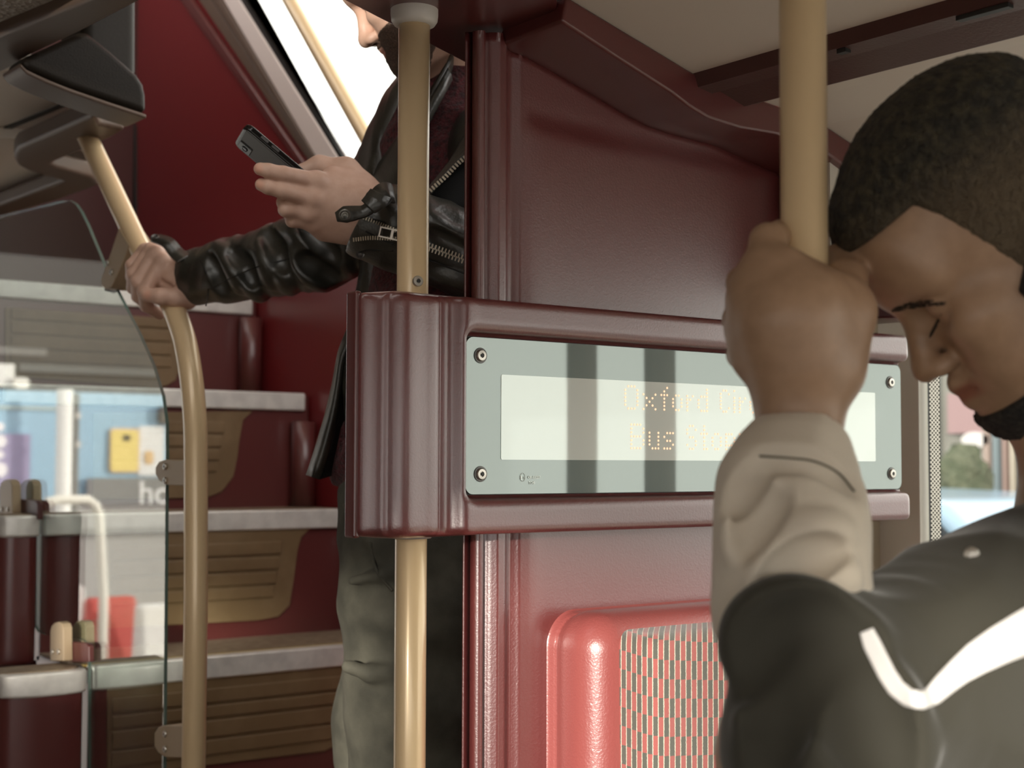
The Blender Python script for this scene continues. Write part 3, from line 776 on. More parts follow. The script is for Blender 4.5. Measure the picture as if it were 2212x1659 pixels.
for w1, w2, x0, y0, yb_ in (('Oxford', 'Circus', 1350, 834, 882), ('Bus', 'Stopping', 1363, 917, 968)):
    dots(w1, x0, y0, 0, yb_).build('dot_lettering', AMBER, dg)
    dots(w2, x0, y0, cols(w1 + ' '), yb_).build('dot_lettering', AMBER, dg)
ETCH = screen_mat('etched_mark', (0.75, 0.76, 0.70), 0.24)
def text_mesh(s, size, origin, xdir, zdir, m, name, parent, depth=0.0003, align='LEFT'):
    cu = bpy.data.curves.new('txt', 'FONT'); cu.body = s; cu.size = size; cu.extrude = depth; cu.align_x = align
    t = bpy.data.objects.new('txt', cu); COL.objects.link(t)
    dg_ = bpy.context.evaluated_depsgraph_get(); dg_.update()
    me = bpy.data.meshes.new_from_object(t.evaluated_get(dg_)); bpy.data.objects.remove(t); bpy.data.curves.remove(cu)
    xd = np.array(xdir, float); zd = np.array(zdir, float); nd = np.cross(xd, zd)
    for v in me.vertices: v.co = Vector(np.array(origin) + xd*v.co.x + zd*v.co.y + nd*v.co.z)
    me.name = name; o = bpy.data.objects.new(name, me); COL.objects.link(o); me.materials.clear(); me.materials.append(m); parent_to(o, parent); return o
c = atY(1129, 1031, YG - 0.0006)
ring = MB(); ring.tube([c + np.array((math.cos(a)*0.0036, 0, math.sin(a)*0.0046)) for a in np.linspace(0, 2*math.pi, 33)], 0.00018, 6)
ring.build('approval_mark', ETCH, dg)
text_mesh('E', 0.0062, atY(1124, 1036, YG - 0.0006), (1, 0, 0), (0, 0, 1), ETCH, 'approval_mark', dg)
text_mesh('11', 0.0040, atY(1130, 1035, YG - 0.0006), (1, 0, 0), (0, 0, 1), ETCH, 'approval_mark', dg)
text_mesh('43R-000207', 0.0044, atY(1140, 1034, YG - 0.0006), (0.83, 0, 0), (0, 0, 1), ETCH, 'approval_mark', dg)
text_mesh('T/749', 0.0044, atY(1142, 1046, YG - 0.0006), (0.83, 0, 0), (0, 0, 1), ETCH, 'approval_mark', dg)

# ================================================================== SEAT
seat = empty('bus_seat', (1.36, 1.1, 0), 'red shell bus seat with red and grey checked woven cushions below the board', 'seat')
f = Field((1.06, 1.14, 0.30), (1.72, 1.40, 1.20), 0.003)
zs_ = CAM[2] - 0.172
f.box((1.378, 1.3640, 0.62), (0.306, 0.0025, 0.50), 0.002)
f.box((1.390, 1.3145, zs_ - 0.42), (0.290, 0.048, 0.42), 0.043, k=0.035)
f.build('shell', SEATRED, seat)
def moquette():
    m = mat('checked_moquette', (0.45, 0.08, 0.07), 0.95, sheen=0.3, bump=('noise', 1200, 0.5, 0.0015)); n = m.node_tree.nodes; l = m.node_tree.links
    tc = n.new('ShaderNodeTexCoord'); sp = n.new('ShaderNodeSeparateXYZ'); l.new(tc.outputs['Object'], sp.inputs[0])
    def mth(op, a, c=None):
        k = n.new('ShaderNodeMath'); k.operation = op
        for i, v in enumerate((a, c)):
            if v is None: continue
            if isinstance(v, (int, float)): k.inputs[i].default_value = v
            else: l.new(v, k.inputs[i])
        return k.outputs[0]
    ns = n.new('ShaderNodeTexNoise'); ns.inputs['Scale'].default_value = 500; l.new(tc.outputs['Object'], ns.inputs['Vector'])
    jit = mth('MULTIPLY', mth('SUBTRACT', ns.outputs['Fac'], 0.5), 0.16)
    u = mth('ADD', mth('DIVIDE', mth('SUBTRACT', sp.outputs['X'], sp.outputs['Y']), 0.0086), mth('ADD', jit, 100))
    v = mth('ADD', mth('DIVIDE', sp.outputs['Z'], 0.0212), 100)
    fu = mth('FRACT', u); iu = mth('FLOOR', u)
    v2 = mth('ADD', v, mth('MULTIPLY', iu, 1.04))
    par = mth('MODULO', mth('FLOOR', v2), 2)
    line = mth('LESS_THAN', fu, 0.17)
    m1 = n.new('ShaderNodeMix'); m1.data_type = 'RGBA'; m1.inputs[6].default_value = (0.37, 0.105, 0.095, 1); m1.inputs[7].default_value = (0.105, 0.105, 0.088, 1); l.new(par, m1.inputs[0])
    m2 = n.new('ShaderNodeMix'); m2.data_type = 'RGBA'; m2.inputs[7].default_value = (0.56, 0.52, 0.43, 1); l.new(line, m2.inputs[0]); l.new(m1.outputs[2], m2.inputs[6])
    l.new(m2.outputs[2], n['Principled BSDF'].inputs['Base Color']); return m
MOQ = moquette()
f = Field((1.10, 1.16, 0.35), (1.66, 1.36, 1.06), 0.003)
zt_ = atY(1405, 1372, 1.225)[2]
f.box((1.375, 1.262, zt_ - 0.30), (0.238, 0.050, 0.30), 0.020)
f.disp(lambda X, Y, Z: 0.0015*np.sin(X*9)*np.sin(Z*11) + 0*Y)
f.build('back_cushion', MOQ, seat)
f = Field((1.10, 0.78, 0.30), (1.66, 1.30, 0.56), 0.006)
f.box((1.375, 1.02, 0.43), (0.238, 0.22, 0.055), 0.03); f.build('seat_cushion', MOQ, seat)
MB().box((1.14, 0.85, 0.0), (1.60, 1.33, 0.375)).build('seat_base', MAROON_S, seat, bevel=0.02)

# small bracket with screw low on the pillar
bp = atY(1895, 1290, 1.432)
hb = empty('grab_rail', bp, 'small champagne grab rail with bracket fixed to the pale pillar beside the seat', 'grab rail')
P = [(1870,1330),(1872,1282),(1893,1258),(1910,1254),(1918,1262),(1920,1330)]
b_ = MB().prism([atY(x, y, 1.436) for x, y in P], (0, -0.008, 0)).build('bracket', CHAMP2, hb, bevel=0.002)
screw(atY(1901, 1273, 1.428), (0, -1, 0), 0.0055, b_)
MB().tube(smooth_path([atY(1850, 1312, 1.43), atY(1880, 1312, 1.40), atY(1925, 1318, 1.38), atY(1965, 1345, 1.38), atY(1975, 1420, 1.40), atY(1975, 1500, 1.43)], 6), 0.009, 16).build('handle', CHAMP, hb, smooth=True)
# ================================================================== PEOPLE
def skin(name, base, dark, rough=0.5):
    m = mat(name, base, rough, vary=(70, dark, 0.35, 0.75), bump=[('noise', 160, 0.12, 0.0012), ('voronoi', 700, 0.1, 0.0005)], spec=0.45)
    n = m.node_tree.nodes; l = m.node_tree.links; b = n['Principled BSDF']
    src = b.inputs['Base Color'].links[0].from_socket
    a = n.new('ShaderNodeAttribute'); a.attribute_name = 'lip'
    mx = n.new('ShaderNodeMix'); mx.data_type = 'RGBA'; mx.inputs[7].default_value = (base[0]*0.80, base[1]*0.50, base[2]*0.50, 1)
    l.new(a.outputs['Fac'], mx.inputs[0]); l.new(src, mx.inputs[6])
    a2 = n.new('ShaderNodeAttribute'); a2.attribute_name = 'nail'
    m2 = n.new('ShaderNodeMix'); m2.data_type = 'RGBA'; m2.inputs[7].default_value = (min(base[0]*1.15, 1), base[1]*1.02, base[2]*1.0, 1)
    l.new(a2.outputs['Fac'], m2.inputs[0]); l.new(mx.outputs[2], m2.inputs[6]); l.new(m2.outputs[2], b.inputs['Base Color'])
    return m
def imgdir(dx, dy, dz=0.0):
    """unit vector from a direction in the picture (x right, y down, z away)"""
    v = RIGHT*dx - UPV*dy + FWD*dz; return v / np.linalg.norm(v)
class Head:
    """local axes: x out of the face, y to the person's left, z up; metres; eyes at z = 0"""
    def __init__(s, Fd, Ud, anchor_local, anchor_world, sc=1.0):
        Fd = Fd / np.linalg.norm(Fd); Ud = Ud - Fd*Fd.dot(Ud); Ud /= np.linalg.norm(Ud); Sd = np.cross(Ud, Fd)
        s.M = np.stack([Fd, Sd, Ud], 1); s.sc = sc; s.O = np.array(anchor_world) - s.M @ (np.array(anchor_local)*sc)
    def p(s, x, y, z): return s.O + s.M @ (np.array((x, y, z))*s.sc)
    def loc(s, V): return (V - s.O) @ s.M / s.sc
    def add(s, f, lips=1.0, neck=None):
        c = s.sc; lf = (lips - 1)*0.010; s.lips = lips
        E = lambda p, r, k=0.0, op='u': f.ell(s.p(*p), np.array(r)*c, s.M, k*c, op)
        K = lambda a, ra, b, rb, k=0.0, op='u': f.cone(s.p(*a), ra*c, s.p(*b), rb*c, k*c, op)
        E((-0.010, 0, 0.040), (0.100, 0.076, 0.087))
        E((0.028, 0, -0.030), (0.060, 0.060, 0.085), 0.03)
        for q in (-1, 1):
            K((0.0, 0.056*q, -0.050), 0.018, (0.064, 0.018*q, -0.104), 0.019, 0.03)
            E((0.060, 0.044*q, -0.028), (0.027, 0.022, 0.020), 0.02)
            E((0.056, 0.034*q, -0.065), (0.028, 0.022, 0.030), 0.02)
        E((0.074, 0, -0.108), (0.020, 0.022, 0.018), 0.022)
        K((0.0, 0, -0.07), 0.05, (0.055, 0, -0.09), 0.035, 0.03)
        for q in (-1, 1): K((0.084, 0.010*q, 0.020), 0.0095, (0.070, 0.046*q, 0.020), 0.0095, 0.016)
        E((0.072, 0, 0.045), (0.026, 0.055, 0.035), 0.03)
        for q in (-1, 1):
            f.ell(s.p(0.094, 0.032*q, -0.006), np.array((0.017, 0.018, 0.012))*c, s.M, 0.014*c, 's')
            E((0.0700, 0.032*q, -0.006), (0.0150, 0.0152, 0.0135), 0.0025)
            # closed lid: upper fold and lash line
            K((0.080, 0.020*q, 0.003), 0.0028, (0.0785, 0.043*q, 0.002), 0.0028, 0.004)
            K((0.0845, 0.022*q, -0.0105), 0.0010, (0.0800, 0.043*q, -0.0095), 0.0010, 0.003, 's')
        K((0.085, 0, 0.006), 0.0085, (0.105, 0, -0.034), 0.0105, 0.012)
        E((0.108, 0, -0.0405), (0.0115, 0.0115, 0.0105), 0.008)
        for q in (-1, 1):
            E((0.098, 0.0125*q, -0.0445), (0.0115, 0.0065, 0.0080), 0.006)
            E((0.102, 0.0065*q, -0.0525), (0.0050, 0.0028, 0.0030), 0.002, 's')
        K((0.0895, 0, -0.052), 0.006, (0.090, 0, -0.062), 0.006, 0.008)
        for q in (-1, 1):
            K((0.0935 + lf, 0.002*q, -0.0655), 0.0056*lips, (0.082, 0.023*q, -0.0715), 0.0040*lips, 0.007)
            K((0.0905 + lf, 0.0, -0.0790 - lf*0.6), 0.0066*lips, (0.081, 0.022*q, -0.0740), 0.0042*lips, 0.007)
            K((0.1020 + lf*1.6, 0.0, -0.0725), 0.0012, (0.0870, 0.024*q, -0.0728), 0.0012, 0.003, 's')
            # ear
            E((-0.030, 0.073*q, -0.006), (0.018, 0.008, 0.031), 0.008)
            E((-0.024, 0.081*q, -0.002), (0.010, 0.006, 0.017), 0.004, 's')
            K((-0.030, 0.074*q, -0.034), 0.007, (-0.026, 0.072*q, -0.030), 0.007, 0.006)
        if neck is not None:
            K((-0.030, 0, -0.055), 0.052, tuple(neck), 0.058, 0.03)
    def lip(s, V):
        q = s.loc(V); x, y, z = q.T
        a = ((z > -0.0835) & (z < -0.062) & (x > 0.078) & (np.abs(y) < 0.026)).astype(float)
        e = np.exp(-((z + 0.0725) / 0.0075)**4) * (x > 0.080) * np.exp(-(y / 0.025)**6)
        return np.clip(e, 0, 1)
def bounds(pts, m):
    P = np.array(pts); return P.min(0) - m, P.max(0) + m
def nails(pts, r):
    P = [np.array(p) for p in pts]
    def fn(V):
        a = np.zeros(len(V))
        for p in P: a = np.maximum(a, np.clip(1.6 - np.linalg.norm(V - p, axis=1) / r * 1.2, 0, 1))
        return a
    return fn
def ribbon(name, pts, wid, m, parent, nrm, thick=0.0015, seg=8):
    """strip of cloth: centre line, half widths, surface normals"""
    P = np.array(smooth_path(pts, seg)); n = len(P); W = np.interp(np.linspace(0, 1, n), np.linspace(0, 1, len(wid)), wid)
    T = np.gradient(P, axis=0); T /= np.linalg.norm(T, axis=1)[:, None]
    Nn = np.array([nrm] * n) if np.ndim(nrm) == 1 else np.array([np.array([np.interp(t, np.linspace(0, 1, len(nrm)), [q[k] for q in nrm]) for k in range(3)]) for t in np.linspace(0, 1, n)])
    S = np.cross(T, Nn); S /= np.linalg.norm(S, axis=1)[:, None]
    V = []; Fc = []
    for i in range(n): V += [P[i] - S[i]*W[i], P[i] + S[i]*W[i]]
    for i in range(n - 1): Fc.append((2*i, 2*i+1, 2*i+3, 2*i+2))
    o = mesh_obj(name, V, Fc, m, parent, smooth=True, solid=thick); o.modifiers['solid'].offset = 0
    return o
def zipper(name, pts, m, parent, pitch=0.0032, w=0.0030, nrm=None, double=True):
    P = resample(smooth_path(pts, 8), 400); L = np.sum(np.linalg.norm(np.diff(P, axis=0), axis=1)); k = int(L / pitch); P = resample(P, k)
    T = np.gradient(P, axis=0); T /= np.linalg.norm(T, axis=1)[:, None]; nrm = -FWD if nrm is None else nrm
    mb = MB()
    for i in range(k):
        S = np.cross(T[i], nrm); S /= np.linalg.norm(S)
        if double:
            q = 1 if i % 2 else -1; mb.obox(P[i] + S*w*0.55*q, T[i]*pitch*0.36, S*w*0.75, nrm*0.0009)
        else: mb.obox(P[i], T[i]*pitch*0.28, S*w*0.75, nrm*0.0009)
    return mb.build(name, m, parent)

# ------------------------------------------------------------------ the standing man with the phone
SKIN1 = skin('fair_skin', (0.58, 0.365, 0.270), (0.66, 0.44, 0.34), 0.48)
H = at
man = empty('person', (atX(1000, 1600, 1.12)[0], 1.88, 0.0), 'person standing in black leather jacket, maroon sweater and grey jeans, holding up a phone', 'person')
hd = Head(imgdir(-0.83, 0.56, 0.10), imgdir(-0.56, -0.83), (0.098, 0, -0.052), H(812, 94, 2.13), 0.95)
pts = [H(250, 500, 2.4), H(250, 720, 2.6), H(1120, 700, 2.1), H(540, 340, 1.9), hd.p(-0.1, 0, 0.13), hd.p(0.12, 0, 0), hd.p(0, .09, 0), hd.p(0, -.09, 0), H(1080, 300, 2.5), H(1000, 1050, 2.2)]
lo, hi = bounds(pts, 0.03)
f = Field(lo, hi, 0.0020)
hd.add(f)
neck0 = hd.p(-0.030, 0, -0.055); neckb = H(1005, 215, 2.20)
f.cone(neck0, 0.050, neckb, 0.060, 0.03)
# trunk under the clothes
f.cone(neckb, 0.06, H(1000, 330, 2.22), 0.10, 0.05); f.cone(H(1000, 330, 2.22), 0.105, H(960, 760, 2.20), 0.105, 0.05); f.cone(H(960, 760, 2.20), 0.105, H(935, 1040, 2.18), 0.10, 0.04)
shR = H(915, 335, 2.30); elR = H(690, 548, 2.29); wrR = H(412, 602, 2.445)
shL = H(1085, 320, 2.08); elL = H(1110, 570, 1.98); wrL = H(800, 468, 1.985)
f.chain([(H(1000, 310, 2.2), 0.07), (shR, 0.055), (elR, 0.030), (wrR, 0.025)], 0.02)
f.chain([(H(1000, 310, 2.2), 0.07), (shL, 0.055), (elL, 0.030), (H(950, 535, 1.98), 0.030), (wrL, 0.027)], 0.02)
# right hand, closed round the stair rail
def finger(pts, k=0.004, root_k=0.012):
    f.cone(pts[0][0], pts[0][1], pts[1][0], pts[1][1], root_k)
    for (a, ra), (b, rb) in zip(pts[1:-1], pts[2:]): f.cone(a, ra, b, rb, k)
f.cone(wrR, 0.0245, H(385, 600, 2.445), 0.0235, 0.012)
f.cone(H(392, 585, 2.45), 0.021, H(350, 567, 2.447), 0.0135, 0.015)
f.cone(H(395, 580, 2.46), 0.019, H(338, 549, 2.455), 0.0125, 0.015)
f.cone(H(398, 575, 2.468), 0.018, H(328, 540, 2.468), 0.0115, 0.012)
f.cone(H(400, 572, 2.475), 0.017, H(318, 541, 2.482), 0.0105, 0.012)
f.cone(H(400, 620, 2.445), 0.023, H(352, 590, 2.448), 0.016, 0.015)
f.cone(H(398, 640, 2.455), 0.0195, H(350, 605, 2.458), 0.015, 0.015)
for kn, pip, dip, tip, r in (((351,564,2.440),(312,630,2.432),(316,660,2.462),(344,678,2.492),0.0118), ((337,548,2.447),(297,608,2.440),(298,640,2.468),(322,664,2.50),0.0118),
                             ((326,540,2.462),(288,592,2.455),(287,622,2.485),(308,640,2.515),0.0112), ((313,540,2.480),(284,572,2.475),(283,598,2.505),(300,612,2.53),0.0100)):
    finger([(H(*kn), r*1.08), (H(*pip), r), (H(*dip), r*0.92), (H(*tip), r*0.82)], 0.003, 0.005)
    f.ell(H(kn[0], kn[1], kn[2] - 0.004), (r, r, r), None, 0.006)
f.chain([(H(404, 645, 2.440), 0.0185), (H(380, 642, 2.420), 0.0150), (H(346, 640, 2.408), 0.0128), (H(317, 637, 2.412), 0.0112)], 0.007)
f.cone(H(366, 622, 2.425), 0.006, H(352, 612, 2.430), 0.004, 0.008, 's')
# left hand, cradling the phone
f.cone(wrL, 0.0275, H(770, 450, 1.975), 0.030, 0.015)
for a, b, ra, rb in (((782, 432, 1.985), (684, 394, 1.950), 0.026, 0.0145), ((782, 446, 1.975), (676, 430, 1.946), 0.026, 0.0145), ((780, 462, 1.972), (668, 459, 1.952), 0.025, 0.0135), ((778, 480, 1.975), (678, 482, 1.965), 0.023, 0.0125),
                     ((775, 500, 1.985), (700, 500, 1.975), 0.020, 0.013)):
    f.cone(H(*a), ra, H(*b), rb, 0.016)
F4 = [[((684,392,1.948),0.0118),((612,376,1.915),0.0104),((580,369,1.905),0.0095),((562,365,1.905),0.0085)],
      [((676,430,1.944),0.0118),((610,412,1.918),0.0104),((580,404,1.912),0.0096),((565,399,1.914),0.0086)],
      [((668,460,1.950),0.0110),((618,452,1.935),0.0104),((613,437,1.955),0.0094),((640,425,1.975),0.0085)],
      [((680,482,1.962),0.0100),((632,476,1.950),0.0094),((628,466,1.968),0.0086),((650,455,1.985),0.0078)]]
for pts4 in F4:
    finger([(H(*p), r) for p, r in pts4], 0.003, 0.006)
    p, r = pts4[0]; f.ell(H(p[0] + 2, p[1], p[2] - 0.004), (r*1.05,)*3, None, 0.008)
f.chain([(H(800, 425, 2.005), 0.022), (H(748, 368, 2.005), 0.0165), (H(690, 358, 2.000), 0.0125), (H(648, 372, 1.995), 0.0105)], 0.010)
f.cone(H(770, 410, 1.99), 0.024, H(720, 385, 1.975), 0.016, 0.015)
f.build('body', SKIN1, man, attr={'lip': hd.lip, 'nail': nails([H(319, 637, 2.402), H(556, 365, 1.897), H(558, 399, 1.905)], 0.0075)})
# beard: a short rough coat on jaw, chin and lip
def head_only(hd, h, pad=0.02, **kw):
    P = [hd.p(x, y, z) for x in (-0.13, 0.13) for y in (-0.1, 0.1) for z in (-0.16, 0.15)]
    lo, hi = bounds(P, pad); f = Field(lo, hi, h); hd.add(f, **kw); return f
BEARD1 = mat('dark_brown_beard', (0.085, 0.052, 0.037), 0.75, bump=('noise', 500, 0.9, 0.003), vary=(400, (0.16, 0.095, 0.065), 0.42, 0.7))
g = head_only(hd, 0.0020, neck=(-0.062, 0, -0.125)); X, Y, Z = g.local(hd.O, hd.M, hd.sc)
reg = np.maximum(Z + 0.052 - 0.25*np.maximum(0.06 - X, 0), -(X + 0.050 - 0.3*np.maximum(Z + 0.10, 0)))
mouth = np.sqrt(((X - 0.09)/0.03)**2 + (Y/0.024)**2 + ((Z + 0.0725)/0.010)**2) - 1
reg = np.maximum(reg, -mouth*0.010)
rough = 0.0012*np.sin(X*1900 + 3*np.sin(Y*1100))*np.sin(Y*1700 + 2*np.sin(Z*1500))*np.sin(Z*1600)
g.d = np.maximum(g.d - 0.0016*hd.sc - rough, reg*hd.sc).astype(np.float32)
g.build('beard', BEARD1, man)
lo, hi = bounds([H(850, 60, 2.06), H(1000, 170, 2.2)], 0.03); f = Field(lo, hi, 0.002)
f.chain([(H(890, 80, 2.13), 0.031), (H(930, 112, 2.142), 0.030), (H(952, 128, 2.148), 0.027)], 0.01); f.disp(lambda X, Y, Z: 0.0012*np.sin(X*1500 + 2*np.sin(Y*900))*np.sin(Y*1300)*np.sin(Z*1400)); f.build('beard', BEARD1, man)
HAIR1 = mat('brown_hair', (0.03, 0.02, 0.013), 0.6, bump=('noise', 300, 0.9, 0.004))
g = head_only(hd, 0.003); X, Y, Z = g.local(hd.O, hd.M, hd.sc)
g.d = np.maximum(g.d - 0.014 - 0.004*np.sin(X*160 + 2*np.sin(Y*90))*np.sin(Y*150), np.minimum(0.062 - Z, np.maximum(X - 0.02, -0.03 - Z))).astype(np.float32)
g.build('hair', HAIR1, man)

# sweater
SWEAT = mat('maroon_knit', (0.115, 0.017, 0.022), 0.95, bump=[('noise', 220, 1.0, 0.006), ('noise', 700, 0.8, 0.003)], vary=(140, (0.035, 0.010, 0.012), 0.42, 0.66), sheen=0.12)
lo, hi = bounds([H(760, 140, 2.0), H(1120, 140, 2.5), H(760, 1020, 2.0), H(1120, 1020, 2.45)], 0.02)
f = Field(lo, hi, 0.004)
f.cone(H(1006, 186, 2.195), 0.060, H(1004, 150, 2.185), 0.057, 0.0)
f.cone(H(1004, 215, 2.20), 0.075, H(1000, 330, 2.22), 0.118, 0.05)
f.cone(H(1000, 330, 2.22), 0.128, H(965, 760, 2.20), 0.128, 0.05); f.cone(H(965, 760, 2.20), 0.128, H(880, 980, 2.15), 0.112, 0.05)
f.ell(H(775, 975, 2.13), (0.040, 0.04, 0.055), None, 0.03)
f.disp(folds(3, 5, 0.006, 45))
f.build('sweater', SWEAT, man)
# jeans and shoes
JEANS = mat('grey_denim', (0.048, 0.046, 0.034), 0.85, vary=(16, (0.100, 0.095, 0.071), 0.38, 0.68), bump=[('noise', 700, 0.4, 0.001), ('noise', 40, 0.4, 0.004)])
hipc = H(900, 1120, 2.12)
lo, hi = bounds([H(700, 1000, 2.0), H(1150, 1000, 2.4), (hipc[0], hipc[1], 0.06)], 0.16); lo[2] = 0.05
f = Field(lo, hi, 0.0045)
aL = H(895, 1110, 2.11); kL = H(905, 1660, 2.10); kL = np.array((kL[0], kL[1], 0.62))
aR = H(925, 1110, 2.26); 
fl = np.array((aL[0], aL[1], 0)); fr = np.array((aR[0], aR[1], 0)) + imgdir(-1, 0)*0.05
fL = fl + np.array((0, 0, 0.0)); z_ = lambda p, z: np.array((p[0], p[1], z))
f.cone(H(905, 1010, 2.14), 0.104, H(900, 1120, 2.14), 0.112, 0.03)
f.chain([(aL, 0.104), (H(893, 1300, 2.095), 0.101), (H(888, 1500, 2.085), 0.091), (H(886, 1660, 2.08), 0.082)], 0.03)
f.chain([(H(886, 1660, 2.08), 0.082), (z_(H(886, 1660, 2.08), 0.62), 0.074), (z_(H(880, 1660, 2.10), 0.13), 0.062)], 0.03)
f.chain([(aR, 0.100), (z_(fr, 0.80), 0.09), (z_(fr, 0.60), 0.074), (z_(fr, 0.13), 0.062)], 0.03)
f.disp(folds(11, 6, 0.006, 30, axis=(0.25, 0.1, 1.0), bias=0.6))
for pl, r in (([(742, 1090, 2.03), (790, 1160, 2.01), (845, 1215, 2.0)], 0.004), ([(760, 1255, 2.0), (830, 1240, 1.99), (900, 1225, 1.99)], 0.007), ([(752, 1440, 1.99), (800, 1455, 1.985), (850, 1452, 1.985)], 0.010)):
    f.chain([(H(x, y, d + 0.01), r) for x, y, d in pl], 0.012)
jeans = f.build('jeans', JEANS, man, relax=2)
def tree_of(o): return BVHTree.FromPolygons([v.co[:] for v in o.data.vertices], [p.vertices[:] for p in o.data.polygons])
tj = tree_of(jeans)
MB().tube(smooth_path([hit(tj, x, y, 2.03, 0.0005) for x, y in ((800,1170),(806,1205),(815,1235),(832,1258),(848,1276))], 6), 0.0022, 8).build('pocket_seam', JEANS, man, smooth=True)
SHOE = mat('dark_shoe', (0.02, 0.018, 0.016), 0.5)
for (c, nm) in ((z_(H(880, 1660, 2.10), 0), 'shoe'), (z_(fr, 0), 'shoe')):
    f = Field(c + (-0.28, -0.28, -0.005), c + (0.28, 0.28, 0.17), 0.005); fd = imgdir(-1, 0); fd = np.array((fd[0], fd[1], 0)) / np.linalg.norm(fd[:2])
    f.cone(c + fd*-0.05 + (0, 0, 0.04), 0.04, c + fd*0.15 + (0, 0, 0.034), 0.034); f.cone(c + (0, 0, 0.05), 0.045, c + (0, 0, 0.12), 0.05, 0.03)
    f.build(nm, SHOE, man)
# leather jacket: shell with an open front, sleeves with folds
cut = [H(1010, 130, 2.06), H(1045, 240, 2.00)]
lo, hi = bounds([H(400, 480, 2.36), H(400, 690, 2.5), H(1150, 700, 1.9), H(1150, 180, 2.45), H(655, 1040, 2.0), H(1120, 1040, 2.4), H(800, 300, 2.4)], 0.05)
f = Field(lo, hi, 0.0026)
f.cone(H(1003, 250, 2.21), 0.10, H(1000, 350, 2.24), 0.142, 0.05)
f.cone(H(1000, 350, 2.24), 0.150, H(985, 760, 2.21), 0.150, 0.05); f.cone(H(985, 760, 2.21), 0.150, H(955, 985, 2.20), 0.145, 0.05)
# the open front: carve away everything towards the chest side
f.box(H(860, 560, 2.02), (0.17, 0.34, 0.13), 0.03, M=np.stack([imgdir(1, 0), imgdir(0, 1), FWD], 1), k=0.02, op='s')
f.cone(H(985, 190, 2.07), 0.055, H(985, 420, 2.05), 0.060, 0.02, op='s')
# right sleeve along to the rail
sl = [(H(935, 330, 2.28), 0.082), (H(800, 455, 2.27), 0.070), (elR + UPV*0.004, 0.0600), (H(600, 562, 2.335), 0.0535), (H(500, 583, 2.395), 0.0500), (H(424, 598, 2.445), 0.0470)]
f.chain(sl, 0.02)
dsl = (H(424, 598, 2.445) - elR); dsl /= np.linalg.norm(dsl)
bl, bh = bounds([H(400, 480, 2.4), H(860, 680, 2.2), H(400, 690, 2.52), H(860, 300, 2.4)], 0.03)
f.disp(folds(21, 5, 0.0032, 60, axis=dsl, bias=0.72), bl, bh)
ridges(f, [([(548,497),(562,530),(580,572),(588,612)], 0.009, 'u'), ([(600,488),(640,500),(680,528),(702,562)], 0.009, 'u'), ([(464,532),(490,558),(512,590),(520,625)], 0.008, 'u'),
           ([(612,580),(622,604),(628,626)], 0.008, 'u'), ([(700,508),(730,545),(762,588)], 0.009, 'u'), ([(540,600),(552,622),(566,640)], 0.008, 'u'), ([(640,545),(668,590),(700,612)], 0.009, 'u'),
           ([(500,545),(530,575),(545,610)], 0.007, 's'), ([(578,505),(600,545),(612,575)], 0.008, 's'), ([(650,560),(690,580),(720,605)], 0.008, 's'), ([(655,492),(700,530),(722,560)], 0.007, 's'), ([(450,560),(470,590),(480,630)], 0.006, 's')], 0.018, 0.75, 2.2)
for pl, r in (([(795,330,2.26),(820,380,2.2),(850,420,2.19)], 0.012), ([(840,300,2.24),(850,350,2.19)], 0.012)):
    f.chain([(H(x, y, d + 0.016), r) for x, y, d in pl], 0.014)
# cuff of the right sleeve: cut square, stitched band
f.plane(H(412, 601, 2.45), dsl + imgdir(-0.35, 0.1)*0.5, *bounds([H(330, 500, 2.36), H(470, 700, 2.55)], 0.05))
f.cone(H(395, 606, 2.46), 0.0375, H(440, 592, 2.435), 0.034, 0.003, op='s')
# left sleeve from the elbow to the phone hand
f.chain([(H(1095, 330, 2.10), 0.085), (H(1125, 560, 2.01), 0.066), (H(1030, 556, 1.995), 0.0575), (H(920, 517, 1.985), 0.0545), (H(845, 490, 1.982), 0.0530), (H(795, 478, 1.982), 0.0500)], 0.02)
dl = H(845, 490, 1.98) - H(1030, 556, 1.995); dl /= np.linalg.norm(dl)
bl, bh = bounds([H(820, 380, 1.90), H(1110, 680, 1.90), H(820, 600, 2.06), H(1110, 380, 2.06)], 0.0)
f.disp(folds(8, 4, 0.0028, 60, axis=dl, bias=0.6), bl, bh)
ridges(f, [([(930,470),(960,500),(1000,515),(1040,520)], 0.008, 'u'), ([(925,500),(960,520),(1010,545)], 0.006, 's'), ([(830,440),(850,470),(852,505)], 0.006, 'u'), ([(940,590),(980,600),(1025,620)], 0.007, 'u')], 0.012, 0.8, 1.93)
f.plane(H(795, 463, 1.982), imgdir(-0.86, -0.51), *bounds([H(700, 380, 1.88), H(860, 600, 2.08)], 0.02))
f.cone(H(770, 466, 1.985), 0.043, H(850, 492, 1.984), 0.040, 0.003, op='s')
f.cone(H(800, 548, 1.925), 0.004, H(855, 545, 1.930), 0.004, 0.004, op='s')
# hem: front corner hanging out to the left of the board
f.chain([(H(800, 660, 2.16), 0.020), (H(795, 840, 2.17), 0.030), (H(775, 990, 2.16), 0.022)], 0.012)
jk = f.build('leather_jacket', LEATHER, man)
tk = tree_of(jk)
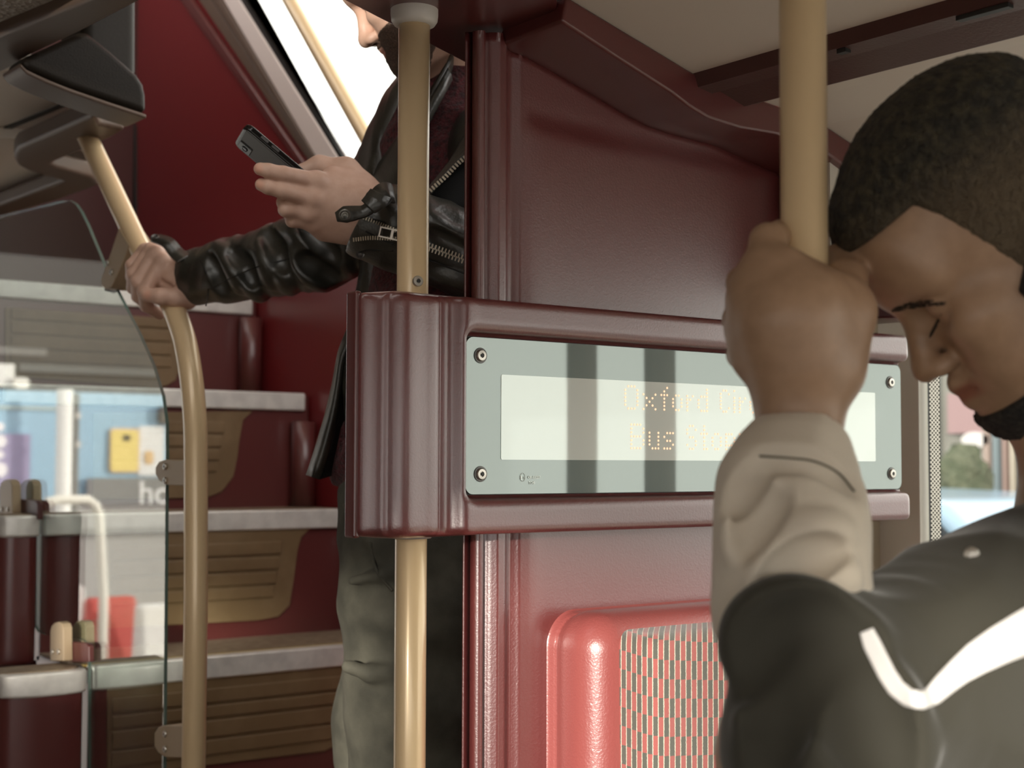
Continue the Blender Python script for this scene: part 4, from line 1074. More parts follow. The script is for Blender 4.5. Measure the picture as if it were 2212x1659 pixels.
# lapel, collar and front zip
N1 = -FWD*0.9 + RIGHT*-0.3
ZIPM = mat('brass_zip', (0.46, 0.40, 0.31), 0.38, metal=0.75)
def sheet(name, rows_, m, parent, thick=0.004, n=10):
    R = [resample(smooth_path(r, 6), n) for r in rows_]
    C = [smooth_path([R[i][j] for i in range(len(R))], 5) for j in range(n)]
    k = len(C[0]); V = [C[j][i] for j in range(n) for i in range(k)]
    Fc = [(j*k + i, (j+1)*k + i, (j+1)*k + i + 1, j*k + i + 1) for j in range(n - 1) for i in range(k - 1)]
    o = mesh_obj(name, V, Fc, m, parent, smooth=True, solid=thick); o.modifiers['solid'].offset = 0; return o
sheet('lapel', [[H(1050, 195, 2.05), H(1028, 238, 2.035), H(1000, 300, 2.02), H(970, 352, 2.012), H(915, 420, 2.01)],
                [H(1070, 240, 2.02), H(1040, 285, 2.01), H(1010, 320, 2.00), H(975, 368, 1.995), H(918, 426, 2.00)],
                [H(1080, 305, 2.01), H(1035, 322, 1.998), H(1000, 340, 1.99), H(962, 376, 1.985), H(922, 430, 1.995)]], LEATHER, man)
zipper('front_zip', [H(1090, 306, 1.985), H(1036, 326, 1.982), H(1000, 344, 1.980), H(963, 381, 1.979), H(930, 411, 1.984), H(915, 428, 1.988)], ZIPM, man, pitch=0.0046, w=0.0040, double=False)
sheet('inner_front', [[H(1100, 300, 2.03), H(1035, 326, 2.02), H(965, 380, 2.015), H(915, 425, 2.015)], [H(1100, 480, 2.02), H(1035, 470, 2.01), H(965, 465, 2.01), H(905, 460, 2.02)], [H(1100, 600, 2.05), H(1035, 600, 2.05), H(965, 590, 2.05), H(905, 560, 2.06)]], LEATHER2, man)
sheet('lapel', [[H(966, 138, 2.10), H(908, 232, 2.10), H(858, 300, 2.12), H(826, 346, 2.15), H(796, 385, 2.17)], [H(972, 155, 2.085), H(918, 248, 2.075), H(880, 320, 2.08), H(850, 390, 2.09), H(832, 440, 2.10)], [H(975, 172, 2.092), H(930, 258, 2.080), H(896, 335, 2.078), H(868, 415, 2.082), H(855, 490, 2.09)]], LEATHER, man, thick=0.005)
sheet('collar', [[H(975, 118, 2.10), H(962, 146, 2.085), H(940, 185, 2.08), H(922, 230, 2.085), H(900, 300, 2.10)], [H(985, 140, 2.13), H(974, 172, 2.12), H(952, 212, 2.11), H(928, 258, 2.11), H(905, 330, 2.12)]], LEATHER, man, thick=0.004)
hemL = [(752,712),(733,760),(722,820),(706,890),(682,972),(664,1027)]; hemM = [(764,735),(742,785),(734,850),(724,915),(706,985),(688,1035)]; hemR = [(800,760),(790,820),(782,880),(775,940),(765,985),(748,1016)]
sheet('hem_flap', [[H(x, y, 2.085) for x, y in hemL], [H((x*.5 + u*.5), (y*.5 + v*.5), 2.062) for (x, y), (u, v) in zip(hemL, hemM)], [H(x, y, 2.070) for x, y in hemM]], LEATHER, man, thick=0.005, n=14)
sheet('hem_lining', [[H(x, y, 2.074) for x, y in hemM], [H((x*.5 + u*.5), (y*.5 + v*.5), 2.105) for (x, y), (u, v) in zip(hemM, hemR)], [H(x, y, 2.10) for x, y in hemR]], LEATHER2, man, thick=0.004, n=14)
sheet('hem_flap', [[H(757,700,2.075), H(745,770,2.07), H(741,820,2.07), H(746,900,2.072), H(752,960,2.078)], [H(775,700,2.06), H(765,770,2.055), H(758,830,2.058), H(757,900,2.064), H(756,962,2.074)]], LEATHER, man, thick=0.004, n=12)
# left cuff: open sleeve zip, gusset, strap with press stud
gus = sheet('cuff_gusset', [[hit(tk, 792, 470, 1.93), hit(tk, 830, 480, 1.93), hit(tk, 870, 500, 1.93)], [H(776, 490, 1.955), H(815, 500, 1.945), H(868, 510, 1.932)], [H(764, 512, 1.945), H(810, 512, 1.935), H(868, 514, 1.930)]], LEATHER2, man, thick=0.002)
zipper('sleeve_zip', [hit(tk, x, y, 1.93, 0.003) for x, y in ((786, 470), (812, 480), (838, 491), (860, 500))], ZIPM, man, pitch=0.0032, w=0.0032, double=False)
zipper('sleeve_zip', [hit(tk, x, y, 1.93, 0.003) for x, y in ((764, 518), (800, 514), (835, 515), (860, 516))], ZIPM, man, pitch=0.0032, w=0.0034, double=False)
zipper('sleeve_zip', [hit(tk, x, y, 1.93, 0.003) for x, y in ((868, 512), (905, 526), (950, 542), (1000, 560), (1050, 578))], ZIPM, man, pitch=0.0022, w=0.0042)
pl = MB(); pc = H(842, 505, 1.915); pa = imgdir(0.97, 0.22); pb = imgdir(-0.22, 0.97)
pl.obox(pc + pa*0.0 - pb*0.006, pa*0.013, pb*0.0012, FWD*0.0012); pl.obox(pc + pb*0.006, pa*0.013, pb*0.0012, FWD*0.0012); pl.obox(pc - pa*0.013, pa*0.0012, pb*0.007, FWD*0.0012); pl.obox(pc + pa*0.003, pa*0.002, pb*0.006, FWD*0.0012)
pl.build('zip_pull', mat('pale_zip_pull', (0.55, 0.50, 0.44), 0.35, metal=0.7), man, bevel=0.0006)
st = ribbon('cuff_strap', [H(850, 420, 1.915), H(832, 416, 1.905), H(812, 436, 1.898), H(790, 455, 1.896), H(768, 460, 1.895), H(748, 463, 1.893), H(726, 469, 1.893)], [0.013, 0.015, 0.0145, 0.0085, 0.0085, 0.0105, 0.0115, 0.0060], LEATHER, man, -FWD + UPV*0.4, thick=0.0035)
MB().lathe(H(745, 465, 1.8905), -FWD, [(0.0078, 0), (0.0078, 0.0018), (0.0060, 0.0026), (0.0046, 0.0010), (0.0030, 0.0008), (0.0024, 0.0002)], 28).build('press_stud', mat('stud_grey', (0.16, 0.15, 0.13), 0.35, metal=0.7), st)
ls = ribbon('strap_loop', [H(822, 418, 1.899), H(812, 432, 1.894), H(795, 447, 1.891)], [0.0145, 0.0155, 0.0125], LEATHER, man, -FWD + UPV*0.4, thick=0.0025)
MB().lathe(hit(tk, 779, 549, 1.93, 0.0005), -FWD - RIGHT*0.3, [(0.0062, 0), (0.0062, 0.0014), (0.0046, 0.0020), (0.0032, 0.0008), (0.0016, 0.0018)], 24).build('press_stud', DARKSTEEL, man)
# right cuff: band, tab and stud on top
ribbon('cuff_strap', [hit(tk, 398, 560, 2.4, 0.002), hit(tk, 380, 545, 2.41, 0.003), H(362, 524, 2.412), H(336, 514, 2.43)], [0.013, 0.012, 0.011, 0.010], LEATHER, man, -FWD + UPV*0.9, thick=0.004)
MB().lathe(H(335, 513, 2.418), -FWD + UPV*1.2, [(0.0072, 0), (0.0072, 0.002), (0.005, 0.003), (0.003, 0.001)], 24).build('press_stud', DARKSTEEL, man)
SEAM = mat('jacket_seam', (0.008, 0.008, 0.007), 0.5)
for pl_ in ([(432,560),(445,590),(450,625),(445,660)], [(455,625),(500,600),(560,575),(620,560),(680,540)], [(870,545),(920,560),(980,582),(1026,600)], [(775,545),(800,540),(850,542)], [(790,500),(830,520),(850,528)]):
    MB().tube(smooth_path([hit(tk, x, y, 2.2, 0.0002) for x, y in pl_], 5), 0.0011, 6).build('seam', SEAM, man, smooth=True)

# ------------------------------------------------------------------ the phone
Ld = imgdir(0.765, 0.645, 0.17); nI = RIGHT*0.677 + UPV*0.735; nI = nI - Ld*Ld.dot(nI); nI /= np.linalg.norm(nI); Fq = np.cross(Ld, nI); Fq = Fq if Fq.dot(FWD) > 0 else -Fq
Wd = nI*0.40 - Fq*0.917; Td = nI*0.917 + Fq*0.40
R0 = H(527, 273, 1.937)
pcn = R0 + Ld*0.071 - Wd*0.0345 + Td*0.0047
phone = empty('smartphone', pcn, 'black smartphone in a glossy case held up in the standing man\'s hand', 'phone')
PM = np.stack([Ld, Wd, Td], 1)
PH = mat('glossy_black_case', (0.010, 0.009, 0.008), 0.14, spec=0.35)
f = Field(*bounds([pcn + Ld*a + Wd*b + Td*c for a in (-.08, .08) for b in (-.045, .045) for c in (-.01, .01)], 0.006), 0.0011)
f.box(pcn, (0.071, 0.0345, 0.0250), 0.0105, M=PM)
f.box(pcn, (0.080, 0.0400, 0.0046), 0.0008, M=PM, k=0.003, op='i') if False else None
X, Y, Z = f.local(pcn, PM)
f.d = (np.maximum(np.sqrt(np.maximum(np.abs(X) - 0.060, 0)**2 + np.maximum(np.abs(Y) - 0.0235, 0)**2) - 0.011, np.abs(Z) - 0.0046)).astype(np.float32)
e = np.maximum(np.sqrt(np.maximum(np.abs(X) - 0.060, 0)**2 + np.maximum(np.abs(Y) - 0.0235, 0)**2) - 0.009, np.abs(Z) - 0.0026)
a = np.sqrt(np.maximum(np.abs(X) - 0.060, 0)**2 + np.maximum(np.abs(Y) - 0.0235, 0)**2) - 0.0090; b = np.abs(Z) - 0.0026
f.d = (np.sqrt(np.maximum(a, 0)**2 + np.maximum(b, 0)**2) + np.minimum(np.maximum(a, b), 0) - 0.0020).astype(np.float32)
f.build('case', PH, phone)
MB().obox(pcn - Td*0.0047, Ld*0.0660, Wd*0.0295, Td*0.0003).build('back_plate', mat('brown_reflection_back', (0.040, 0.030, 0.020), 0.30, spec=0.2), phone, bevel=0.008)  # brownish reflection put into the colour of the back
cb = pcn - Ld*0.055 - Wd*0.0165 - Td*0.0054
cam_ = MB().obox(cb, Ld*0.0100, Wd*0.0105, Td*0.0010).build('camera_bump', PH, phone, bevel=0.004, seg=3)
MB().lathe(cb - Td*0.0010, -Td, [(0.0048, 0), (0.0048, 0.0010), (0.0038, 0.0013), (0.0032, 0.0006)], 20).build('lens', mat('lens_ring', (0.10, 0.10, 0.11), 0.15, metal=0.6), cam_)
MB().obox(pcn + Td*0.0048, Ld*0.0640, Wd*0.0300, Td*0.0003).build('screen', mat('phone_screen', (0.01, 0.01, 0.012), 0.05), phone)
mb = MB()
for a_ in (-0.040, -0.022): mb.obox(pcn + Wd*0.0345 + Ld*a_, Ld*0.006, Wd*0.0008, Td*0.0016)
mb.build('side_buttons', DARKSTEEL, phone, bevel=0.0006)

# ------------------------------------------------------------------ the man on the right, fist on the near pole
SKIN2 = skin('brown_skin', (0.325, 0.200, 0.122), (0.385, 0.242, 0.152), 0.44)
man2 = empty('person', (1.02, 0.62, 0.0), 'person with cropped dark hair and head bowed, gripping the near pole in a raised fist', 'person')
hd2 = Head(imgdir(-0.752, 0.660), imgdir(-0.660, -0.752), (0.098, 0, -0.052), H(2044, 803, 1.17), 1.0)
pr = at(1736, 600, 1.15)
P = [hd2.p(-0.12, -0.1, 0.14), hd2.p(0.13, 0.1, -0.05), hd2.p(0, 0.1, 0), hd2.p(0, -0.1, 0), H(1540, 460, 1.05), H(1540, 1720, 0.98), H(2450, 1500, 1.2), H(1600, 500, 1.26), H(2300, 1700, 1.3), hd2.p(-0.15, 0, -0.2)]
lo, hi = bounds(P, 0.03)
f = Field(lo, hi, 0.0023)
hd2.add(f, lips=1.35)
nb = H(2420, 1080, 1.17)
f.cone(hd2.p(-0.030, 0, -0.055), 0.055, nb, 0.062, 0.03)
chest = H(2360, 1500, 1.17)
f.cone(nb, 0.065, chest, 0.11, 0.05)
sh2 = H(2190, 1390, 1.07); el2 = H(1690, 1640, 0.985); wr2 = H(1728, 905, 1.085)
f.chain([(nb + (0, 0, -0.06), 0.055), (sh2, 0.050), (el2, 0.042)], 0.02)
f.chain([(el2, 0.040), (H(1715, 1250, 1.03), 0.040), (H(1722, 1040, 1.06), 0.032), (wr2, 0.0275), (H(1728, 870, 1.09), 0.0268)], 0.015)
# back of the hand
f.chain([(H(1728, 860, 1.09), 0.0268), (H(1722, 780, 1.085), 0.0345), (H(1705, 690, 1.082), 0.040)], 0.02)
f.cone(H(1770, 790, 1.092), 0.027, H(1805, 690, 1.100), 0.026, 0.02)
f.cone(H(1690, 690, 1.085), 0.034, H(1650, 620, 1.092), 0.022, 0.018)
f.cone(H(1735, 650, 1.088), 0.028, H(1690, 600, 1.092), 0.021, 0.018)
for kn, pip, dip, tip, r in (((1645, 605, 1.088), (1657, 520, 1.110), (1690, 508, 1.165), (1740, 540, 1.190), 0.0128), ((1620, 655, 1.090), (1606, 612, 1.130), (1640, 600, 1.180), (1700, 620, 1.200), 0.0128),
                             ((1612, 715, 1.092), (1596, 690, 1.132), (1630, 690, 1.185), (1700, 700, 1.200), 0.0122), ((1622, 775, 1.095), (1602, 765, 1.130), (1636, 770, 1.180), (1700, 775, 1.195), 0.0112)):
    finger([(H(*kn), r*1.25), (H(*pip), r), (H(*dip), r*0.94), (H(*tip), r*0.84)], 0.004, 0.012)
f.chain([(H(1790, 790, 1.095), 0.027), (H(1828, 668, 1.105), 0.0190), (H(1828, 606, 1.135), 0.0135), (H(1800, 560, 1.172), 0.0118)], 0.012)
f.cone(H(1700, 590, 1.088), 0.012, H(1806, 628, 1.098), 0.012, 0.012)
body2 = f.build('body', SKIN2, man2, attr={'lip': hd2.lip, 'nail': nails([H(1795, 552, 1.165)], 0.007)})
# cropped hair with faded sides, brow, lashes and beard
HAIR2 = mat('cropped_black_hair', (0.012, 0.010, 0.006), 0.8, bump=[('noise', 260, 1.0, 0.006), ('noise', 90, 0.6, 0.006)], vary=(120, (0.060, 0.048, 0.026), 0.42, 0.72))
n_ = HAIR2.node_tree.nodes; l_ = HAIR2.node_tree.links; b_ = n_['Principled BSDF']; src = b_.inputs['Base Color'].links[0].from_socket
a_ = n_.new('ShaderNodeAttribute'); a_.attribute_name = 'fade'; x_ = n_.new('ShaderNodeMix'); x_.data_type = 'RGBA'; x_.inputs[7].default_value = (0.130, 0.090, 0.050, 1)
l_.new(a_.outputs['Fac'], x_.inputs[0]); l_.new(src, x_.inputs[6]); l_.new(x_.outputs[2], b_.inputs['Base Color'])
def fade(V):
    q = hd2.loc(V); return np.clip((0.088 - q[:, 2] + 0.10*np.minimum(q[:, 0], 0.04)) / 0.050, 0, 1) * 0.62
g = head_only(hd2, 0.0023); X, Y, Z = g.local(hd2.O, hd2.M, hd2.sc)
thick = 0.0012 + 0.013*np.clip((Z - 0.050)/0.055, 0, 1)**1.2 + 0.003*np.clip((-X - 0.02)/0.05, 0, 1)
side = np.maximum(X - (0.026 + 0.30*np.maximum(Z, -0.04)), -0.025 - Z)
reg = np.minimum(0.069 - Z + 0.02*np.sin(Y*30)**2*0, side)
fz = 0.0014*np.sin(X*900 + 4*np.sin(Y*310))*np.sin(Y*870 + 3*np.sin(Z*290))*np.sin(Z*930)
hh_ = np.maximum(0.006 - np.abs(g.d - thick - fz - reg), 0)/0.006
g.d = (np.maximum(g.d - thick - fz, reg) + hh_*hh_*0.0015).astype(np.float32)
ears = np.sqrt(((X + 0.030)/0.022)**2 + (Z + 0.006)**2/0.036**2)
g.d = np.maximum(g.d, (1 - ears)*0.02).astype(np.float32)
g.build('hair', HAIR2, man2, attr={'fade': fade})
BEARD2 = mat('black_beard', (0.010, 0.009, 0.008), 0.8, bump=('noise', 500, 1.0, 0.004), vary=(200, (0.04, 0.034, 0.026), 0.4, 0.7))
g = head_only(hd2, 0.0023); X, Y, Z = g.local(hd2.O, hd2.M, hd2.sc)
reg = np.maximum(Z + 0.058 - 0.75*np.clip(0.070 - X, 0, 0.07) + 0.62*np.clip(X - 0.070, 0, 0.05)*0, -(X + 0.002))
reg = np.where(X > 0.060, np.maximum(reg, Z + 0.0965), reg)
mou = np.maximum(np.maximum(Z + 0.0535, -(Z + 0.0640)), 0.084 - X + 0.25*np.abs(Y))
hollow = np.sqrt(((X - 0.062)/0.030)**2 + ((Z + 0.040)/0.040)**2) - 1
reg = np.maximum(reg, -hollow*0.02)
g.d = np.maximum(g.d - 0.0045 - 0.0016*np.sin(X*1300 + 3*np.sin(Y*700))*np.sin(Z*1200), reg).astype(np.float32)
g.build('beard', BEARD2, man2)
LASH = mat('brow_hair', (0.030, 0.020, 0.013), 0.85)
tb = None
tb = tree_of(body2)
mb = MB(); cx0 = [1924, 1940, 1962, 1990, 2016, 2034]; cy0 = [672, 667, 661, 657, 655, 658]
for k in range(150):
    x = 1926 + 108*random.random(); w_ = 7.0*math.sin(math.pi*min(max((x - 1915)/125, 0.05), 0.97))**0.6
    y = float(np.interp(x, cx0, cy0)) + random.uniform(-w_, w_); dx = random.uniform(6, 14); dy = random.uniform(-5, 1)
    a_, b_ = hit(tb, x, y, None, 0.0002), hit(tb, x + dx, y + dy, None, 0.0012)
    if a_ is not None and b_ is not None: mb.tube([a_, b_], [0.00045, 0.00015], 4)
mb.build('eyebrow', LASH, man2)
MB().tube(smooth_path([hit(tb, x, y, 1.1, 0.0004) for x, y in ((2033,679),(2027,692),(2020,706),(2013,719),(2008,730))], 5), list(np.interp(np.linspace(0, 1, 21), (0, .3, .8, 1), (0.0005, 0.0015, 0.0013, 0.0005))), 8).build('eyelashes', LASH, man2, smooth=True)
# jacket: dark body and upper arm, pale forearm, white flash
JDARK = mat('dark_olive_jersey', (0.040, 0.037, 0.026), 0.85, bump=('noise', 600, 0.25, 0.001), sheen=0.2)
JPALE = mat('khaki_sleeve', (0.60, 0.53, 0.43), 0.85, bump=[('noise', 600, 0.3, 0.001), ('noise', 30, 0.3, 0.005)], sheen=0.15)
lo, hi = bounds([H(1540, 880, 0.95), H(1540, 1560, 0.9), H(1900, 1560, 1.1), H(1900, 880, 1.15), H(1900, 900, 0.95)], 0.02)
f = Field(lo, hi, 0.0023)
f.chain([(H(1728, 1450, 1.045), 0.046), (H(1714, 1310, 1.020), 0.0530), (H(1712, 1150, 1.030), 0.0520), (H(1702, 1055, 1.048), 0.0470), (H(1716, 1000, 1.062), 0.0405)], 0.02)
f.cone(H(1724, 975, 1.068), 0.036, H(1718, 1000, 1.060), 0.0415, 0.01)
f.plane(H(1728, 905, 1.075), UPV*1.0 + RIGHT*0.05 + FWD*0.25)
f.disp(folds(5, 4, 0.0045, 34, axis=UPV, bias=0.45))
ridges(f, [([(1588,1190),(1612,1110),(1650,1062)], 0.009, 'u'), ([(1640,1262),(1700,1195),(1775,1155)], 0.010, 'u'), ([(1755,1212),(1790,1232),(1830,1250)], 0.008, 'u'), ([(1720,1140),(1765,1148),(1815,1152)], 0.007, 'u'),
           ([(1612,1180),(1640,1110),(1668,1075)], 0.008, 's'), ([(1660,1275),(1730,1215),(1800,1190)], 0.008, 's'), ([(1575,1100),(1600,1050),(1640,1010)], 0.007, 's'), ([(1640,988),(1700,990),(1770,1000),(1840,1050)], 0.0035, 's')], 0.014, 0.7)
f.cone(H(1729, 925, 1.075), 0.0325, H(1727, 880, 1.085), 0.036, 0.004, op='s')
slv = f.build('sleeve', JPALE, man2); ts = tree_of(slv)
SEAM2 = mat('sleeve_seam', (0.10, 0.085, 0.062), 0.9)
for pl_ in ([(1640,985),(1700,989),(1760,997),(1810,1021),(1846,1062)],):
    MB().tube(smooth_path([hit(ts, x, y, 1.01, 0.0001) for x, y in pl_], 5), 0.0009, 6).build('seam', SEAM2, man2, smooth=True)
lo, hi = bounds([H(1540, 1240, 0.9), H(1540, 1800, 0.9), H(2620, 1000, 1.2), H(2620, 1800, 1.35), (chest[0], chest[1], 0.55)], 0.03)
f = Field(lo, hi, 0.0034)
f.chain([(H(1684, 1432, 0.985), 0.026), (H(1688, 1560, 0.98), 0.0255), (H(1694, 1700, 0.98), 0.026)], 0.015)
f.chain([(H(1752, 1418, 0.975), 0.0480), (H(1776, 1560, 0.965), 0.0500), (H(1788, 1680, 0.965), 0.050)], 0.015)
f.chain([(H(1760, 1610, 0.965), 0.050), (H(1880, 1520, 1.00), 0.058), (H(2040, 1468, 1.045), 0.073), (H(2170, 1400, 1.085), 0.080), (H(2330, 1310, 1.13), 0.078)], 0.05)
f.cone(H(2290, 1470, 1.12), 0.10, H(2330, 1700, 1.14), 0.125, 0.06); f.cone(H(2330, 1700, 1.14), 0.125, z_(H(2330, 1700, 1.14), 0.60), 0.13, 0.06)
f.chain([(H(2330, 1310, 1.13), 0.078), (H(2430, 1190, 1.17), 0.070)], 0.03)
f.disp(folds(14, 5, 0.0065, 26, axis=imgdir(0.6, -0.5), bias=0.4))
ridges(f, [([(1598,1420),(1640,1345),(1720,1318),(1820,1345)], 0.012, 'u'), ([(1640,1560),(1690,1450),(1770,1390),(1870,1385)], 0.013, 'u'), ([(1690,1655),(1730,1520),(1800,1450),(1860,1430)], 0.013, 'u'), ([(1900,1480),(1920,1560),(1965,1650)], 0.013, 'u'),
           ([(1612,1480),(1660,1390),(1750,1350),(1850,1362)], 0.011, 's'), ([(1655,1659),(1705,1500),(1785,1420),(1860,1405)], 0.012, 's'), ([(1850,1560),(1880,1600),(1925,1655)], 0.012, 's'), ([(1880,1460),(1890,1540),(1935,1640)], 0.011, 's')], 0.022, 0.7)
jd = f.build('jacket', JDARK, man2)
t2 = tree_of(jd)
fl_ = [(1872,1362,15),(1884,1392,19),(1900,1424,19),(1916,1456,19),(1936,1486,19),(1962,1507,19),(1990,1513,19),(2014,1503,21),(2042,1476,25),(2072,1450,29),(2110,1422,36),(2160,1393,42),(2215,1366,48),(2290,1330,54)]
C = np.array([hit(t2, x, y, 1.0, 0.0) for x, y, w_ in fl_])
Lp = []; Rp = []
cx_ = np.array([q[0] for q in fl_], float); cy_ = np.array([q[1] for q in fl_], float); tx = np.gradient(cx_); ty = np.gradient(cy_); tl = np.hypot(tx, ty); tx /= tl; ty /= tl
V = []; Fc = []; K = 7; n = len(fl_)
ii = np.linspace(0, n - 1, 70)
for t in ii:
    x = np.interp(t, range(n), cx_); y = np.interp(t, range(n), cy_); w_ = np.interp(t, range(n), [q[2] for q in fl_]); a = np.interp(t, range(n), tx); b = np.interp(t, range(n), ty); q = math.hypot(a, b); a /= q; b /= q
    for k in range(K):
        s_ = (k/(K - 1) - 0.5)*2; V.append(hit(t2, x - b*w_*s_, y + a*w_*s_, 1.0, 0.0022))
for i in range(69):
    for k in range(K - 1): Fc.append((i*K + k, i*K + k + 1, (i+1)*K + k + 1, (i+1)*K + k))
o = mesh_obj('white_flash', V, Fc, mat('white_print', (0.86, 0.84, 0.82), 0.5), man2, smooth=True, solid=0.0015); o.modifiers['solid'].offset = 0
MB().lathe(H(2098, 1198, 1.03), -FWD, [(0.0055, 0), (0.0055, 0.002), (0.003, 0.004)], 16).build('collar_stud', STEEL, man2)
# trousers and shoes, below the picture
TROU = mat('dark_trousers', (0.02, 0.02, 0.022), 0.85)
hp2 = z_(H(2330, 1700, 1.14), 0.56); fw = imgdir(-1, 0); fw = np.array((fw[0], fw[1], 0)); fw /= np.linalg.norm(fw); sw = np.array((-fw[1], fw[0], 0))
f = Field(np.minimum(hp2 - 0.75, hp2 + 0.75) + (0, 0, 0), hp2 + 0.75, 0.012); f = Field(np.array((hp2[0] - 0.65, hp2[1] - 0.65, 0.03)), np.array((hp2[0] + 0.65, hp2[1] + 0.65, 0.75)), 0.010)
f.cone(hp2 - (0, 0, 0.04), 0.13, hp2 + (0, 0, 0.04), 0.13)
for q in (-1, 1):
    kn_ = hp2 + fw*0.42*0.9 + sw*0.11*q + (0, 0, -0.05); f.chain([(hp2 + sw*0.085*q + (0, 0, -0.05), 0.085), (kn_, 0.062), (np.array((kn_[0], kn_[1], 0.12)), 0.05)], 0.04)
    c = np.array((kn_[0], kn_[1], 0)); s_ = Field(c + (-0.28, -0.28, -0.005), c + (0.28, 0.28, 0.15), 0.006)
    s_.cone(c - fw*0.05 + (0, 0, 0.04), 0.04, c + fw*0.15 + (0, 0, 0.034), 0.034); s_.build('shoe', SHOE, man2)
f.build('trousers', TROU, man2)
# ================================================================== OUTSIDE
structure('street', MB().box((-14, -12, -0.36), (30, 30, -0.30)), mat('asphalt', (0.20, 0.195, 0.185), 0.85, vary=(3, (0.26, 0.25, 0.235), 0.4, 0.7)))
def mir(px, py, Y):
    """a point at depth Y along the bus that the stair glass mirrors to this place"""
    p = atY(px, py, Y); p[0] = 2*Xg - p[0]; return p
def mrect(x0, x1, y0, y1, Y, t=0.03, r=0.0):
    a = mir(x0, y0, Y); b = mir(x1, y1, Y)
    X0, X1 = sorted((a[0], b[0])); Z0, Z1 = sorted((a[2], b[2]))
    if r:
        P = [(p[0], Y, p[2]) for p in rrect((X0+X1)/2, (Z0+Z1)/2, (X1-X0)/2, (Z1-Z0)/2, r, Y)]
        return MB().prism(P, (0, t, 0))
    return MB().box((X0, Y, Z0), (X1, Y + t, Z1))
YH = 10.0; gz = -0.30
def pm(n, c, r=0.6): return mat(n, c, r)
a = mir(-120, 838, YH); b = mir(430, 838, YH)
hoard = empty('hoarding', ((a[0]+b[0])/2, YH, gz), 'pale blue site hoarding standing in the street behind the bus, mirrored in the stair glass', 'hoarding')
MB().box((b[0], YH, gz), (a[0], YH + 0.08, a[2])).build('board', pm('hoarding_blue', (0.34, 0.52, 0.66)), hoard)
mrect(-120, 430, 1092, 1310, YH - 0.03, 0.03).build('skirting', pm('hoarding_skirt', (0.40, 0.385, 0.37)), hoard)
mrect(-120, 430, 1150, 1156, YH - 0.036, 0.01).build('rail', pm('hoarding_skirt_line', (0.25, 0.24, 0.23)), hoard)
mrect(-120, 170, 872, 888, YH - 0.012, 0.012).build('rail', pm('hoarding_grey', (0.42, 0.50, 0.50)), hoard)
cano = empty('shop_canopy', ((a[0]+b[0])/2, YH + 0.6, gz), 'dark grey shop front canopy rising above the pale blue hoarding', 'shop front')
MB().box((b[0] - 0.6, YH + 0.3, gz), (a[0] + 0.9, YH + 0.9, 3.6)).build('front', pm('shade_dark_front', (0.050, 0.045, 0.040)), cano)  # dark colour stands for shade, keeping the mirrored view dim
mrect(-120, 100, 742, 770, YH + 0.28, 0.02).build('beam', pm('grey_beam', (0.16, 0.15, 0.14)), cano)
mrect(-120, 30, 780, 836, YH + 0.26, 0.03).build('fascia', pm('white_fascia', (0.75, 0.72, 0.68)), cano)
mrect(30, 62, 815, 840, YH + 0.22, 0.1, 0.03).build('lamp_housing', pm('cream_lamp', (0.8, 0.76, 0.68)), cano)
mrect(40, 360, 785, 815, YH + 0.26, 0.03).build('soffit', pm('grey_soffit', (0.12, 0.12, 0.115)), cano)
p = mir(140, 800, 9.6)
post = empty('street_post', (p[0], 9.6, gz), 'white painted street post in front of the pale blue hoarding', 'post')
MB().tube([(p[0], 9.6, gz), (p[0], 9.6, mir(140, 842, 9.6)[2])], 0.052, 20).build('shaft', pm('post_white', (0.86, 0.83, 0.79)), post, smooth=True)
p2_ = mir(163, 800, 9.75)
post2 = empty('street_post', (p2_[0], 9.75, gz), 'slim grey banded street post just behind the white painted post', 'post')
MB().tube([(p2_[0], 9.75, gz), (p2_[0], 9.75, mir(163, 850, 9.75)[2])], 0.028, 16).build('shaft', pm('post_grey', (0.20, 0.20, 0.18)), post2, smooth=True)
for y in (898, 960):
    q = mir(163, y, 9.75); MB().tube([(q[0], 9.75, q[2] - 0.02), (q[0], 9.75, q[2] + 0.02)], 0.031, 16).build('band', pm('band_pale', (0.55, 0.52, 0.48)), post2)
ypos = empty('poster', mir(268, 973, YH - 0.03), 'yellow warning poster with rounded corners on the pale blue hoarding', 'poster')
mrect(236, 300, 924, 1022, YH - 0.02, 0.012, 0.03).build('border', pm('poster_border', (0.72, 0.55, 0.42)), ypos)
mrect(240, 297, 929, 1018, YH - 0.03, 0.011, 0.025).build('sheet', pm('poster_yellow', (0.85, 0.66, 0.22)), ypos)
mrect(264, 281, 939, 953, YH - 0.033, 0.004, 0.015).build('pictogram', pm('poster_dark', (0.10, 0.09, 0.05)), ypos)
wpos = empty('poster', mir(322, 970, YH - 0.03), 'white poster with an orange blot beside the yellow warning poster', 'poster')
mrect(300, 352, 920, 1028, YH - 0.015, 0.012).build('sheet', pm('poster_white', (0.82, 0.80, 0.78)), wpos)
mrect(312, 330, 974, 1003, YH - 0.024, 0.004, 0.02).build('blot', pm('poster_orange', (0.75, 0.50, 0.25)), wpos)
ppos = empty('poster', mir(20, 1010, YH - 0.03), 'lilac panel with a column of white dots on the pale blue hoarding', 'poster')
mrect(-60, 62, 936, 1078, YH - 0.02, 0.012).build('sheet', pm('poster_lilac', (0.34, 0.30, 0.46)), ppos)
for y, r in ((922, 0.03), (953, 0.045), (982, 0.028), (1015, 0.05)):
    q = mir(-2, y, YH - 0.02); MB().lathe((q[0], YH - 0.021, q[2]), (0, -1, 0), [(r, 0), (r, 0.004)], 24).build('dot', pm('dot_white', (0.85, 0.8, 0.82)), ppos)
